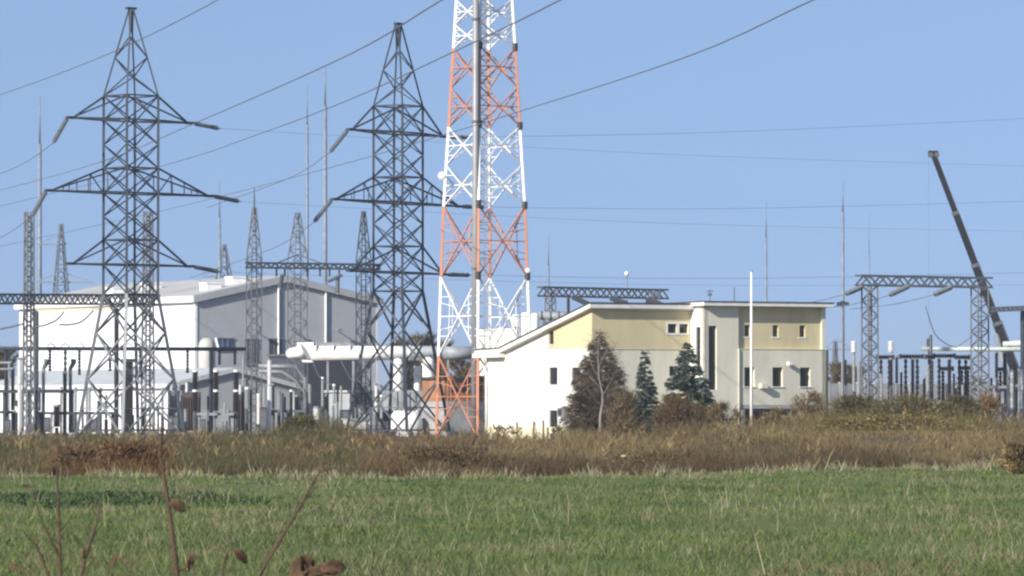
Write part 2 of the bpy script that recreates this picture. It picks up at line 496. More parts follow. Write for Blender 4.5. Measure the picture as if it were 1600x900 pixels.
    for k in ups:
        window(root, Ou, DV, EV, *k, nv=0, depth=.22, sill=False)
        MB().obox(Ou + DV * (k[0] - .12) + UP * (k[2] - .12) - EV * .03, DV * (k[1] - k[0] + .24), EV * .027, UP * .10).build('window_sill', M['fascia'], root)
    MB().obox(Or + UP * (zs - .05) - EV * .04, DV * (wr - us), EV * .25, UP * .05).build('ledge', M['plinth'], root)
    # undercroft: recessed wall and piers below the wing
    MB().obox(Or + EV * 1.6, DV * (wr - us), EV * .25, UP * zl).build('recessed_wall', M['trafo_grey'], root)
    MB().obox(Or + EV * .02 + UP * (zl - .25), DV * (wr - us), EV * 1.55, UP * .248).build('soffit', M['concrete'], root)
    for k in (.3, 5.2):
        MB().obox(Or + DV * k + EV * .1, DV * .3, EV * .3, UP * (zl - .25)).build('pier', M['wall_cream'], root)
    for k in (1.2, 3.3):
        MB().obox(Or + DV * k + EV * 1.52, DV * 1.5, EV * .07, UP * 2.0).build('garage_door', M['rust'] if k < 2 else M['steel_mid'], root)
    # far sides, closed
    wall(root, 'side_wall', M['wall_cream'], Ob + DV * wr, EV, 12.0, HB, inward=-DV)
    wall(root, 'rear_wall', M['wall_cream'], Ob + EV * 12, DV, wr, HB, inward=-EV)
    wall(root, 'rear_wall', M['wall_white'], O + EV * vEnd, DV, uB, 6.3, inward=-EV)
    # roofs
    def slab(prof, uu0, uu1, name, th, m, dz=0):
        b = MB()
        poly = [O + DV * uu0 + EV * a + UP * (z + dz) for a, z in prof] + [O + DV * uu0 + EV * a + UP * (z + dz + th) for a, z in prof[::-1]]
        return b.prism(poly, DV * (uu1 - uu0)).build(name, m, root)
    pf = [(-.55, 9.3 + .13), (vk, 6.35), (vEnd + .9, 6.27)]
    r1 = slab(pf, -.5, uB - .01, 'roof', .30, M['fascia'])
    slab([(-.60, 9.44), (vk, 6.352), (vEnd + .95, 6.272)], -.56, uB - .012, 'roof_covering', .09, M['roof_dark'], .305)
    # level boxed eave at the low end
    MB().obox(O + EV * (vk - .2) - DV * .62 + UP * 6.02, EV * (vEnd - vk + 1.2), DV * .8, UP * .32).build('boxed_eave', M['fascia'], root)
    # right roof
    w0 = -pr - .55
    slab([(w0, HB + .02), (10.4, HB - .1)], uB - .35, uB + wr + .35, 'roof', .26, M['fascia'])
    slab([(w0 - .05, HB + .02), (10.45, HB - .1)], uB - .40, uB + wr + .40, 'roof_covering', .07, M['roof_dark'], .265)
    # down pipes
    q = O - DV * .12
    pe = [q + EV * (vEnd + .75) + UP * 6.0, q + EV * (vEnd + .6) + UP * 5.6, q + EV * (vEnd - .15) + UP * 5.2, q + EV * (vEnd - .2) + UP * 4.9, q + EV * (vEnd - .2) + UP * .1]
    MB().tube(pe, .09, 8).build('downpipe', M['fascia'], root, smooth=True)
    q = Or + EV * -.1 - DV * .05
    MB().tube([q + UP * zs, q + UP * .2], .05, 6).build('downpipe', M['wall_cream'], root)
    q = Ob + DV * (wr + .08) - EV * .08
    MB().tube([q + UP * (HB - 3.1), q + UP * .1], .09, 6).build('downpipe', M['frame'], root)
    # wall unit by the gable windows, wall lamp, satellite unit, roof aerials
    g = MB().obox(O + EV * v(888) - DV * .42 + UP * z_at(652, 3.4), -EV * (v(888) - v(878)), DV * .38, UP * .7).build('air_conditioner', M['trafo_grey'], root)
    c0 = O + EV * ((v(888) + v(878)) / 2) - DV * .43 + UP * (z_at(652, 3.4) + .35)
    MB().tube([c0, c0 - DV * .03], .26, 14).build('fan_grille', M['frame'], g)
    cl = Ob + DV * uw(1230) - EV * .3 + UP * zf(568, 16, -pr)
    l_ = MB().box(cl, (.28, .34, .24), YAW).build('wall_lamp', M['white'], root)
    MB().bar(cl + EV * .15, cl + EV * .3, .07).build('bracket', M['galv'], l_)
    cl = Ob + DV * uw(1190) - EV * .25 + UP * zf(603, 14, -pr)
    MB().box(cl, (.55, .4, .34), YAW).build('wall_unit', M['wall_cream'], root)
    ca = Ob + DV * uw(1121) + EV * 1 + UP * (HB + .3)
    MB().bar(ca, ca + UP * .9, .05).box(ca + UP * .8, (.5, .08, .08)).box(ca + UP * .55, (.3, .25, .2)).build('roof_aerial', M['steel_mid'], root)
    ca = Ob + DV * uw(1154.5) + EV * .6 + UP * (HB + .3)
    MB().bar(ca, ca + UP * 1.1, .07).build('roof_pole', M['steel_mid'], root)
    return O
OFF = office()

# flag pole
fp = G(1174, 343)
fr = thing('flagpole', 'bare white flagpole standing in front of the office wing', 'flagpole', fp)
MB().tube([fp, P(1174, 540, 343), P(1174, 424, 343)], [.105, .09, .06], 10).build('pole', M['white'], fr, smooth=True)
MB().tube([P(1174, 424.5, 343), P(1174, 422, 343)], [.09, .05], 10).build('finial', M['galv'], fr, smooth=True)
MB().tube([P(1175.6, 645, 343), P(1175.2, 428, 343)], .012, 4).build('halyard', M['cable'], fr)

# ------------------------------------------------------------------ gabled halls
def hall(name, label, px0, pxL, pxR, pxRidge, D, y_eave, y_ridge, wall_l, wall_g, roof_m, fas=.5, over=.35):
    O = Vector((XG(px0, D), D, 0))
    root = thing(name, label, 'building', O)
    L, Wd = along(O, pxL, EV), along(O, pxR, DV)
    ur = along(O, pxRidge, DV)
    ze = Zof(y_eave, D); zr = Zof(y_ridge, (O + DV * ur).y)
    MB().obox(O, EV * L, DV * .2, UP * ze).build('side_wall', wall_l, root)
    MB().obox(O + DV * Wd, EV * L, -DV * .2, UP * ze).build('side_wall', wall_l, root)
    for k, nm in ((0.004, 'gable_wall'), (L - .204, 'gable_wall')):
        o = O + EV * k
        MB().prism([o + DV * .003, o + DV * (Wd - .003), o + DV * (Wd - .003) + UP * (ze - .01), o + DV * ur + UP * (zr - .01), o + DV * .003 + UP * (ze - .01)], EV * .2).build(nm, wall_g, root)
    for sgn, (ua, ub) in ((0, (-over, ur)), (1, (Wd + over, ur))):
        za = ze - (zr - ze) / ur * over * .8
        th = .22
        poly = [O - EV * over + DV * ua + UP * za, O - EV * over + DV * ub + UP * zr, O - EV * over + DV * ub + UP * (zr + th), O - EV * over + DV * ua + UP * (za + th)]
        MB().prism(poly, EV * (L + 2 * over)).build('roof', roof_m, root)
        # barge board under the gable edge, gutter along the eave
        w = -.04
        poly = [O - EV * (over + .05) + DV * ua + UP * (za - fas * .55), O - EV * (over + .05) + DV * ub + UP * (zr - fas * .55), O - EV * (over + .05) + DV * ub + UP * (zr + th + .03), O - EV * (over + .05) + DV * ua + UP * (za + th + .03)]
        MB().prism(poly, EV * .05).build('barge_board', M['hall_grey'] if fas > .4 else M['shed_roof'], root)
        s = -1 if sgn == 0 else 1
        MB().obox(O + DV * (ua + (.0 if s > 0 else -.12)) - EV * over + UP * (za - fas * .5), EV * (L + 2 * over), DV * .12, UP * (fas * .5 + th)).build('eave_fascia', M['white'], root)
    MB().obox(O - DV * .08 - EV * .08, DV * .28, EV * .28, UP * (ze - .4)).build('corner_trim', M['white'], root)
    return root, O, L, Wd, ur, ze, zr

hr, HO, HL, HW, HU, HZE, HZR = hall('turbine_hall', 'large white hall with grey gable behind the left pylon', 305, 30, 590, 446, 500, 465, 434,
                                     M['hall_white'], M['hall_grey'], M['hall_roof'], .8)
def on_gable(px, py, out=.03):
    k = along(HO, px, DV); p = HO + DV * k
    return p - EV * out + UP * Zof(py, p.y)
for px, yt in ((434, 442), (508, 455)):
    MB().tube([on_gable(px, yt, .15), on_gable(px, 600, .15)], .11, 6).build('downpipe', M['hall_white'], hr)
for x0, x1, y0, y1, nm, mm in ((338, 363, 529, 546, 'window', 'blue_glass'), (383, 401, 530, 568, 'louvre_panel', 'shed_dark'), (420, 441, 530, 568, 'louvre_panel', 'shed_dark')):
    a, b = on_gable(x0, y1), on_gable(x1, y1)
    h = on_gable(x0, y0).z - a.z
    w = MB().obox(a - EV * .1, b - a, EV * .13, UP * h).build(nm, M[mm], hr)
    fb = MB()
    for k in range(1, 3): fb.obox(a + (b - a) * (k / 3) - EV * .14, DV * .08, EV * .04, UP * h)
    for zz in (-.1, h): fb.obox(a - DV * .1 + UP * zz - EV * .15, (b - a) + DV * .2, EV * .18, UP * .1)
    fb.build('frame', M['galv'], w)
for px, py in ((452, 513), (524, 515), (398, 517)):
    a = on_gable(px, py, 0)
    MB().bar(a, a - EV * .75, .08).box(a - EV * .85 - UP * .05, (.5, .35, .18), YAW).build('wall_floodlight', M['galv'], hr)
for pu, pv, nm in ((.32, 3, 'skylight'), (.63, 3.5, 'roof_vent'), (.5, 20, 'skylight'), (.3, 24, 'skylight')):
    zz = HZE + (HZR - HZE) * pu
    c = HO + DV * (HU * pu) + EV * pv + UP * (zz + .45)
    MB().box(c, (1.6, 1.6, .7), YAW).box(c + UP * .4, (1.75, 1.75, .12), YAW).build(nm, M['white'], hr)

lr, LO, LL, LW, LU, LZE, LZR = hall('workshop_building', 'low white building with pale roof behind the black switchgear', 265, -30, 460, 366, 460, 603, 578,
                                     M['hall_white'], M['hall_grey'], M['shed_roof'], .3, .3)
def on_low(px, py, out=.03):
    k = along(LO, px, DV); p = LO + DV * k
    return p - EV * out + UP * Zof(py, p.y)
for x0, x1 in ((268, 286), (312, 326), (331, 357), (386, 402), (425, 440)):
    a, b = on_low(x0, 690), on_low(x1, 690)
    d_ = MB().obox(a - EV * .05, b - a, EV * .06, UP * 2.9).build('roller_door', M['shed_roof'], lr)
# dark shed under the duct
so = Vector((XG(476, 474), 474, 0))
sr = thing('storage_shed', 'dark slate coloured shed under the white duct', 'shed', so)
sw_ = along(so, 566, DV); sz = Zof(556, 474)
MB().obox(so, DV * sw_, EV * 7, UP * sz).build('wall', M['shed_dark'], sr)
MB().obox(so - DV * .2 - EV * .25 + UP * sz, DV * (sw_ + .4), EV * 7.5, UP * .2).build('roof', M['steel_mid'], sr)
a = so - EV * .06 + DV * (sw_ * .55)
MB().obox(a, DV * 1.8, EV * .05, UP * 3.2).build('door', M['steel_dark'], sr)

# ------------------------------------------------------------------ white duct, stacks, tanks in the plant
D = 446.0
AX = Vector((1, 0, 0)); AY = Vector((0, 1, 0))
do = Vector((XG(452, D), D, 0))
dr = thing('flue_duct', 'long horizontal white duct with filter box crossing in front of the dark shed', 'duct', do)
def dpt(px, py):
    p = do + AX * along(do, px, AX); return p + UP * Zof(py, p.y)
MB().tube([dpt(486, 552), dpt(690, 551.5)], .62, 20).build('pipe', M['duct'], dr, smooth=True)
MB().tube([dpt(690.3, 551.5), dpt(742, 551.5)], .56, 20).build('pipe', M['trafo_grey'], dr, smooth=True)  # right end of the white duct, its shade put into a greyer colour
MB().tube([dpt(447, 553), dpt(452, 553), dpt(467, 551), dpt(474, 548)], [.2, .45, .55, .75], 16).build('inlet_cone', M['duct'], dr, smooth=True)
a, b = dpt(464, 566), dpt(490, 566)
MB().prism([a + AX * .5, a + AX * 1.0, b, b + UP * 1.74, a + UP * 1.74, a + UP * .8], AY * 1.5).build('filter_box', M['duct'], dr)
a, b = dpt(491, 544), dpt(547, 544)
MB().obox(a + AY * .2, b - a, AY * 1.0, UP * .5).build('cable_tray', M['galv'], dr)
for px in (493, 520, 546):
    MB().obox(dpt(px, 548) - AY * .7, AX * .1, AY * 1.3, UP * .5).build('clamp', M['white'], dr)
for px in (560, 590, 640):
    p = dpt(px, 551.5)
    MB().tube([p - AX * .06, p + AX * .06], .68, 20).build('flange', M['duct'], dr, smooth=False)
for px in (512, 552, 584, 700):
    p = dpt(px, 560)
    MB().bar((p.x, p.y, 0), p, .2).build('support', M['galv'], dr)
for i, (px, yt, yb, r, ds) in enumerate(((622, 556, 612, .40, 'leftmost'), (652, 572, 612, .30, 'middle'), (669, 556, 612, .50, 'rightmost'))):
    Y = (do + AX * along(do, px, AX)).y - (0 if i != 1 else -3)
    t = thing('riser_pipe', f'thick white riser pipe, {ds} of three under the duct', 'pipe', (XG(px, Y), Y, 0), 'white risers under the duct')
    q = lambda py: P(px, py, Y)
    MB().tube([q(yt), q(yb), q(692)], r, 14).build('pipe', M['duct'], t, smooth=True)
    MB().tube([q(yb - 1), q(yb + 3)], r * 1.25, 14).build('flange', M['galv'], t)
    MB().tube([q(yt + 12), q(yt + 14.5)], r * 1.2, 14).build('flange', M['duct'], t)
# gas cooler boxes and tank at the foot of the right pylon
Y = 440
t = thing('cooler_unit', 'bluish grey cooler cabinet below the white riser pipes', 'cabinet', (XG(645, Y), Y, 0))
x0, x1 = XG(614, Y), XG(682, Y)
MB().obox((x0, Y, Zof(641, Y)), (x1 - x0, 0, 0), EV * 2, UP * (Zof(610, Y) - Zof(641, Y))).build('housing', M['trafo_grey'], t)
for k in range(7):
    xx = x0 + (x1 - x0) * (k + .5) / 7
    MB().obox((xx - .1, Y - .12, Zof(639, Y)), (.2, 0, 0), (0, .115, 0), UP * (Zof(612, Y) - Zof(639, Y))).build('fin', M['galv'] if k % 2 else M['trafo_grey'], t)
for px in (618, 648, 678): MB().bar(P(px, 641, Y + .5), (XG(px, Y), Y + .5, 0), .18).build('leg', M['steel_mid'], t)
Y = 434
t = thing('storage_tank', 'white round ended tank at the foot of the right pylon', 'tank', (XG(634, Y), Y, 0))
c = [P(609, 664, Y), P(611, 664, Y), P(617, 664, Y), P(649, 664, Y), P(657, 664, Y), P(660, 664, Y)]
MB().tube(c, [.3, .85, 1.2, 1.2, .8, .3], 20).build('shell', M['duct'], t, smooth=True)
for px in (620, 648): MB().box((XG(px, Y), Y, .25), (.4, 2.2, .5)).build('saddle', M['concrete'], t)
MB().tube([P(633, 646, Y), P(633, 639, Y)], .2, 10).build('manhole', M['galv'], t)
Y = 452
t = thing('pump_house', 'pale grey pump house left of the white round ended tank', 'building', (XG(578, Y), Y, 0))
x0 = Vector((XG(549, Y), Y, 0)); kk = along(x0, 612, DV)
MB().obox(x0, DV * kk, EV * 5, UP * Zof(613, Y)).build('wall', M['hall_grey'], t)
MB().obox(x0 - DV * .2 - EV * .2 + UP * Zof(613, Y), DV * (kk + .4), EV * 5.4, UP * .18).build('roof', M['shed_roof'], t)
MB().obox(x0 + DV * .6 - EV * .06, DV * 1.4, EV * .055, UP * 2.6).build('door', M['white'], t)
MB().obox(x0 + DV * 2.6 - EV * .06 + UP * 1.2, DV * 1.1, EV * .055, UP * .8).build('window', M['glass'], t)
Y = 436
t = thing('gate_cabin', 'small pale cabin with flat roof at the left foot of the right pylon', 'cabin', (XG(556, Y), Y, 0))
x0 = Vector((XG(546, Y), Y, 0)); kk = along(x0, 572, DV)
MB().obox(x0, DV * kk, EV * 1.2, UP * Zof(656, Y)).build('wall', M['wall_white'], t)
MB().obox(x0 - DV * .1 - EV * .1 + UP * Zof(656, Y), DV * (kk + .2), EV * 1.4, UP * .1).build('roof', M['shed_roof'], t)
# white block and silos behind the office roof
Y = 452
x0 = Vector((XG(800, Y), Y, 0)); kk = along(x0, 749, EV)
t = thing('boiler_house', 'plain white block behind the low end of the office roof', 'building', x0)
MB().obox(x0, DV * 7, EV * kk, UP * Zof(516, Y)).build('wall', M['wall_white'], t)
MB().obox(x0 - DV * .12 - EV * .12 + UP * Zof(516, Y), DV * 7.24, EV * (kk + .24), UP * .15).build('roof', M['white'], t)
MB().obox(x0 - DV * .05 + EV * 1.2, DV * .045, EV * 1.2, UP * 2.3).build('door', M['steel_mid'], t)
for i, (px, yt, w) in enumerate(((806, 491, 6.8), (821, 488, 6.8), (836, 489, 6.4))):
    Y = 447 - i * 1.3
    t = thing('silo', f"tall white silo with domed top, {('leftmost', 'middle', 'rightmost')[i]} of three behind the office roof", 'silo', (XG(px, Y), Y, 0), 'silos behind the office roof')
    r = w / Sx(Y)
    q = lambda py: P(px, py, Y)
    MB().tube([(XG(px, Y), Y, 0), q(yt + 5), q(yt + 2), q(yt + .6), q(yt)], [r, r, r * .92, r * .65, r * .2], 18).build('shell', M['duct'], t, smooth=True)
    MB().bar(q(yt + 4) + Vector((r + .15, -.2, 0)), Vector((XG(px, Y) + r + .15, Y - .2, 0)), .1, .3).build('ladder', M['galv'], t)
Y = 440
t = thing('vent_pipe', 'grey horizontal vent pipe beside the silos above the office roof', 'pipe', (XG(862, Y), Y, 0))
MB().tube([P(842, 493, Y), P(884, 493, Y), P(890, 496, Y), P(892, 520, Y)], .34, 12).build('pipe', M['trafo_grey'], t, smooth=True)
for px in (850, 876): MB().bar(P(px, 495, Y), (XG(px, Y), Y, 0), .22).build('support', M['steel_mid'], t)
for px in (846, 860, 873): MB().tube([P(px, 493, Y) - Vector((.06, 0, 0)), P(px, 493, Y) + Vector((.06, 0, 0))], .4, 12).build('flange', M['steel_mid'], t)
Y = 432
t = thing('boundary_shed', 'brown brick shed with grey base wall behind the striped tower foot', 'shed', (XG(722, Y), Y, 0))
x0 = Vector((XG(694, Y), Y, 0)); kk = along(x0, 764, DV)
MB().obox(x0, DV * kk, EV * 4, UP * Zof(627, Y)).build('base_wall', M['concrete'], t)
MB().obox(x0 + DV * .05 + EV * .05 + UP * Zof(627, Y), DV * (kk - .1), EV * 3.9, UP * (Zof(592, Y) - Zof(627, Y))).build('wall', M['brick'], t)
MB().obox(x0 - DV * .2 - EV * .2 + UP * Zof(592, Y), DV * (kk + .4), EV * 4.4, UP * .18).build('roof', M['roof_dark'], t)
for px in (704, 722, 740):
    a = x0 + DV * along(x0, px, DV) - EV * .02 + UP * Zof(612, Y)
    MB().obox(a, DV * .7, EV * .06, UP * .7).build('window', M['glass'], t)

# ------------------------------------------------------------------ insulator strings
def lathe_mesh(name, prof, m, n=9):
    me = bpy.data.meshes.new(name); V, F = [], []
    for z, r in prof:
        for k in range(n):
            t = 2 * math.pi * k / n; V.append((r * math.cos(t), r * math.sin(t), z))
    for i in range(len(prof) - 1):
        for k in range(n):
            k2 = (k + 1) % n; F.append((i * n + k, i * n + k2, (i + 1) * n + k2, (i + 1) * n + k))
    F.append(tuple(range(n))[::-1]); F.append(tuple((len(prof) - 1) * n + k for k in range(n)))
    me.from_pydata(V, [], F); me.update(); me.materials.append(m); return me
prof = [(0, .03), (.06, .03)]
for k in range(11):
    z = .08 + k * .077; prof += [(z, .06), (z + .012, .19), (z + .03, .19), (z + .05, .07)]
prof += [(.95, .05), (1, .04)]
STRING = lathe_mesh('insulator_string', prof, M['glass_disc'])
def string(p, q, label, group='insulator strings on the pylons and portals', k=1.0):
    p, q = Vector(p), Vector(q)
    o = bpy.data.objects.new('insulator_string', STRING); col.objects.link(o)
    o.location = p; o.rotation_mode = 'QUATERNION'; o.rotation_quaternion = (q - p).to_track_quat('Z', 'Y')
    o.scale = (k, k, (q - p).length)
    return tag(o, label, 'insulator', group)

# ------------------------------------------------------------------ cables
def cable(pts, r, label, group=None, n=28):
    """pts: (px, py, Y) knots; smooth curve through them"""
    K = [P(*k) for k in pts]
    out = []
    m = len(K)
    for i in range(m - 1):
        p0, p1, p2, p3 = K[max(i - 1, 0)], K[i], K[i + 1], K[min(i + 2, m - 1)]
        for j in range(n // (m - 1) + 1):
            t = j / (n // (m - 1) + 1)
            out.append(.5 * ((2 * p1) + (p2 - p0) * t + (2 * p0 - 5 * p1 + 4 * p2 - p3) * t * t + (3 * p1 - p0 - 3 * p2 + p3) * t ** 3))
    out.append(K[-1])
    o = MB().tube(out, r, 5).build('power_cable', M['cable'], None, loc=out[0], smooth=True)
    return tag(o, label, 'cable', group)

# ------------------------------------------------------------------ transmission pylons
def pylon(px, Y, yaw, label, prof, arms, body, flare, top, horiz, side):
    S = Sx(Y); c = Vector((XG(px, Y), Y, 0))
    root = thing('transmission_pylon', label, 'pylon', c, 'transmission pylons')
    yy = [p[0] for p in prof]; rr = [p[1] for p in prof]
    R = lambda y: float(np.interp(y, yy, rr)) / S
    def node(y, k):
        a = yaw + math.pi / 4 + k * math.pi / 2
        z = Zof(y, Y) if y < yy[-1] else 0
        return c + Vector((math.cos(a) * R(y), math.sin(a) * R(y), z))
    A = Vector((math.cos(yaw), math.sin(yaw), 0))
    nm_ = ('upper', 'lower')
    for k in range(4):
        seg = [yy[0], yy[1], body[-1], yy[-1]]
        for i in range(3):
            bar(root, 'leg', node(seg[i], k), node(seg[i + 1], k), (.12, .19, .22)[i], M['steel_dark'] if i < 2 or k in (0, 3) or (side and k == 2) else M['galv'] if k == 2 else M['steel_mid'])  # lower legs: sunward ones paler, right and far ones darker, shading put into colour
        k2 = (k + 1) % 4
        for i in range(len(body) - 1):
            a, b = body[i], body[i + 1]
            bar(root, 'brace', node(a, k), node(b, k2), .08, M['steel_dark'])
            bar(root, 'brace', node(b, k), node(a, k2), .08, M['steel_dark'])
        for y in horiz: bar(root, 'horizontal', node(y, k), node(y, k2), .11, M['steel_dark'])
        for i in range(len(flare) - 1):
            a, b = flare[i], flare[i + 1]
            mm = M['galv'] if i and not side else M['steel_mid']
            bar(root, 'brace', node(a, k), node(b, k2), .12, mm)
            bar(root, 'brace', node(b, k), node(a, k2), .12, mm)
            if i == len(flare) - 2:
                q = .5 * (node(a, k) + node(b, k2)); 
                bar(root, 'brace', .5 * (node(a, k) + node(b, k)), .25 * (node(a, k) + node(a, k2) + node(b, k) + node(b, k2)), .08, mm)
                bar(root, 'brace', .5 * (node(a, k2) + node(b, k2)), .25 * (node(a, k) + node(a, k2) + node(b, k) + node(b, k2)), .08, mm)
        for i in range(len(top) - 1):
            a, b = top[i], top[i + 1]
            if (i + k) % 2: bar(root, 'brace', node(a, k), node(b, k2), .08, M['steel_dark'])
            else: bar(root, 'brace', node(b, k), node(a, k2), .08, M['steel_dark'])
        MB().box(node(yy[-1], k) + UP * .15, (.8, .8, .5), yaw).build('footing', M['concrete'], root)
    tips = []
    for (y, yt, Lp, post) in arms:
        zc = Zof(y, Y)
        for s in (-1, 1):
            tip = c + A * (s * Lp) + UP * zc
            ks = (0, 3) if s > 0 else (1, 2)
            lowp = [node(y, k) for k in ks]; upp = [node(yt, k) for k in ks]
            for p_ in lowp: bar(root, 'crossarm_chord', p_, tip, .13, M['steel_dark'])
            for p_ in upp: bar(root, 'crossarm_tie', p_, tip - A * (s * .35) + UP * .08, .12, M['steel_dark'])
            n = 3 if post else 2
            for i in range(1, n + 1):
                t = i / (n + 1)
                a, b = lowp[0].lerp(tip, t), lowp[1].lerp(tip, t)
                bar(root, 'crossarm_brace', a, b, .08, M['steel_dark'])
                a2 = lowp[1].lerp(tip, (i - 1) / (n + 1)); bar(root, 'crossarm_brace', a2, a, .08, M['steel_dark'])
                if post:
                    for w_, (lo, up_) in enumerate(zip(lowp, upp)):
                        g_ = up_.lerp(tip, t)
                        bar(root, 'crossarm_brace', lo.lerp(tip, t), g_, .08, M['steel_dark'])
                        if i == 1: bar(root, 'crossarm_brace', lo, g_, .07, M['steel_dark'])
            MB().box(tip, (.75, .4, .2), yaw).build('crossarm_end_plate', M['steel_dark'], root)
            tips.append(tip + A * (s * .3))
    MB().box(c + UP * (Zof(yy[0], Y) + .1), (.9, .3, .18), yaw).build('peak_cap', M['steel_dark'], root)
    return root, tips

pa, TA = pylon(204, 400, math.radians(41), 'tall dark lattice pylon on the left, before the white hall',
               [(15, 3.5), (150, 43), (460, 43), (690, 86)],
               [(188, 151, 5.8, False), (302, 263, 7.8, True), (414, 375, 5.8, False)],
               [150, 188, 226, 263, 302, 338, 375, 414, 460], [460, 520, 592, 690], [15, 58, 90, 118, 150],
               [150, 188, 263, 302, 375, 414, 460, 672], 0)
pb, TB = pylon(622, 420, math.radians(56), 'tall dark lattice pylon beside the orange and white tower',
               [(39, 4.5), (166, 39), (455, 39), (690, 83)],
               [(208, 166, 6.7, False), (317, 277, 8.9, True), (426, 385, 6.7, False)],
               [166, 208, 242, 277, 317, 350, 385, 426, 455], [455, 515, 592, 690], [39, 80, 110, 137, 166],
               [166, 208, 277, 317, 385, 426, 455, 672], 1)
lev = ('top', 'middle', 'bottom')
for nm, tips, Y, px, dl, dr_ in (('left pylon', TA, 400, 204, (-23, 42), (44, 9)), ('right pylon', TB, 420, 622, (-30, 38), (38, 1))):
    for i in range(3):
        for s in range(2):
            if i == 2 and s == 0: continue
            p = tips[i * 2 + s]
            ppx = 800 + FPX * p.x / p.y
            ppy = HZ - (p.z - EYE) * Sx(p.y)
            d = dl if s == 0 else dr_
            q = P(ppx + d[0], ppy + d[1], p.y + (1.5 if s else 3.0))
            string(p, q, f"{'angled' if s == 0 else 'level'} insulator string at the {lev[i]} {'left' if s == 0 else 'right'} arm tip of the {nm}")
            qx = 800 + FPX * q.x / q.y; qy = HZ - (q.z - EYE) * Sx(q.y)
            if s == 0:
                cable([(qx, qy, q.y), (qx - 60, qy + 38, q.y + 10), (qx - 190, qy + 85, q.y + 34)], .028,
                      f'thin cable dropping left from the {lev[i]} left arm of the {nm}', 'down droppers from the pylons')
            elif nm == 'right pylon':
                e = ((1690, 181), (1690, 312), (1690, 424))[i]
                cable([(qx, qy, q.y), (1150, (qy + e[1]) / 2 + 8, 470), (e[0], e[1], 520)], .014,
                      f'thin cable running far right from the {lev[i]} right arm of the right pylon', 'cables leaving to the right')
            else:
                e = ((1690, 262), (1690, 363), (1690, 445))[i]
                cable([(qx, qy, q.y), (1050, (qy + e[1]) / 2 + 10, 500), (e[0], e[1], 580)], .011,
                      f'faint cable running far right from the {lev[i]} right arm of the left pylon', 'cables leaving to the right')
# the nearer line that crosses over the field
cable([(520, -112, 210), (340, 0, 260), (165, 86, 325), (0, 148, 400), (-120, 184, 460)], .030, 'overhead cable crossing the top left corner above the left pylon')
cable([(905, -125, 150), (690, 0, 190), (540, 88, 235), (310, 190, 320), (160, 252, 400), (0, 297, 500), (-110, 322, 580)], .030, 'thick overhead cable passing just above the top of the right pylon')
cable([(1060, -105, 155), (875, 0, 190), (700, 85, 235), (545, 156, 290), (400, 211, 350), (250, 260, 430), (0, 322, 600)], .030, 'overhead cable passing behind the right pylon and striped tower top')
cable([(1480, -90, 160), (1270, 0, 190), (1075, 88, 230), (815, 173, 300), (665, 219, 350), (500, 266, 420), (250, 330, 540), (0, 385, 700)], .030, 'long overhead cable from the top right, lowest of the crossing cables')

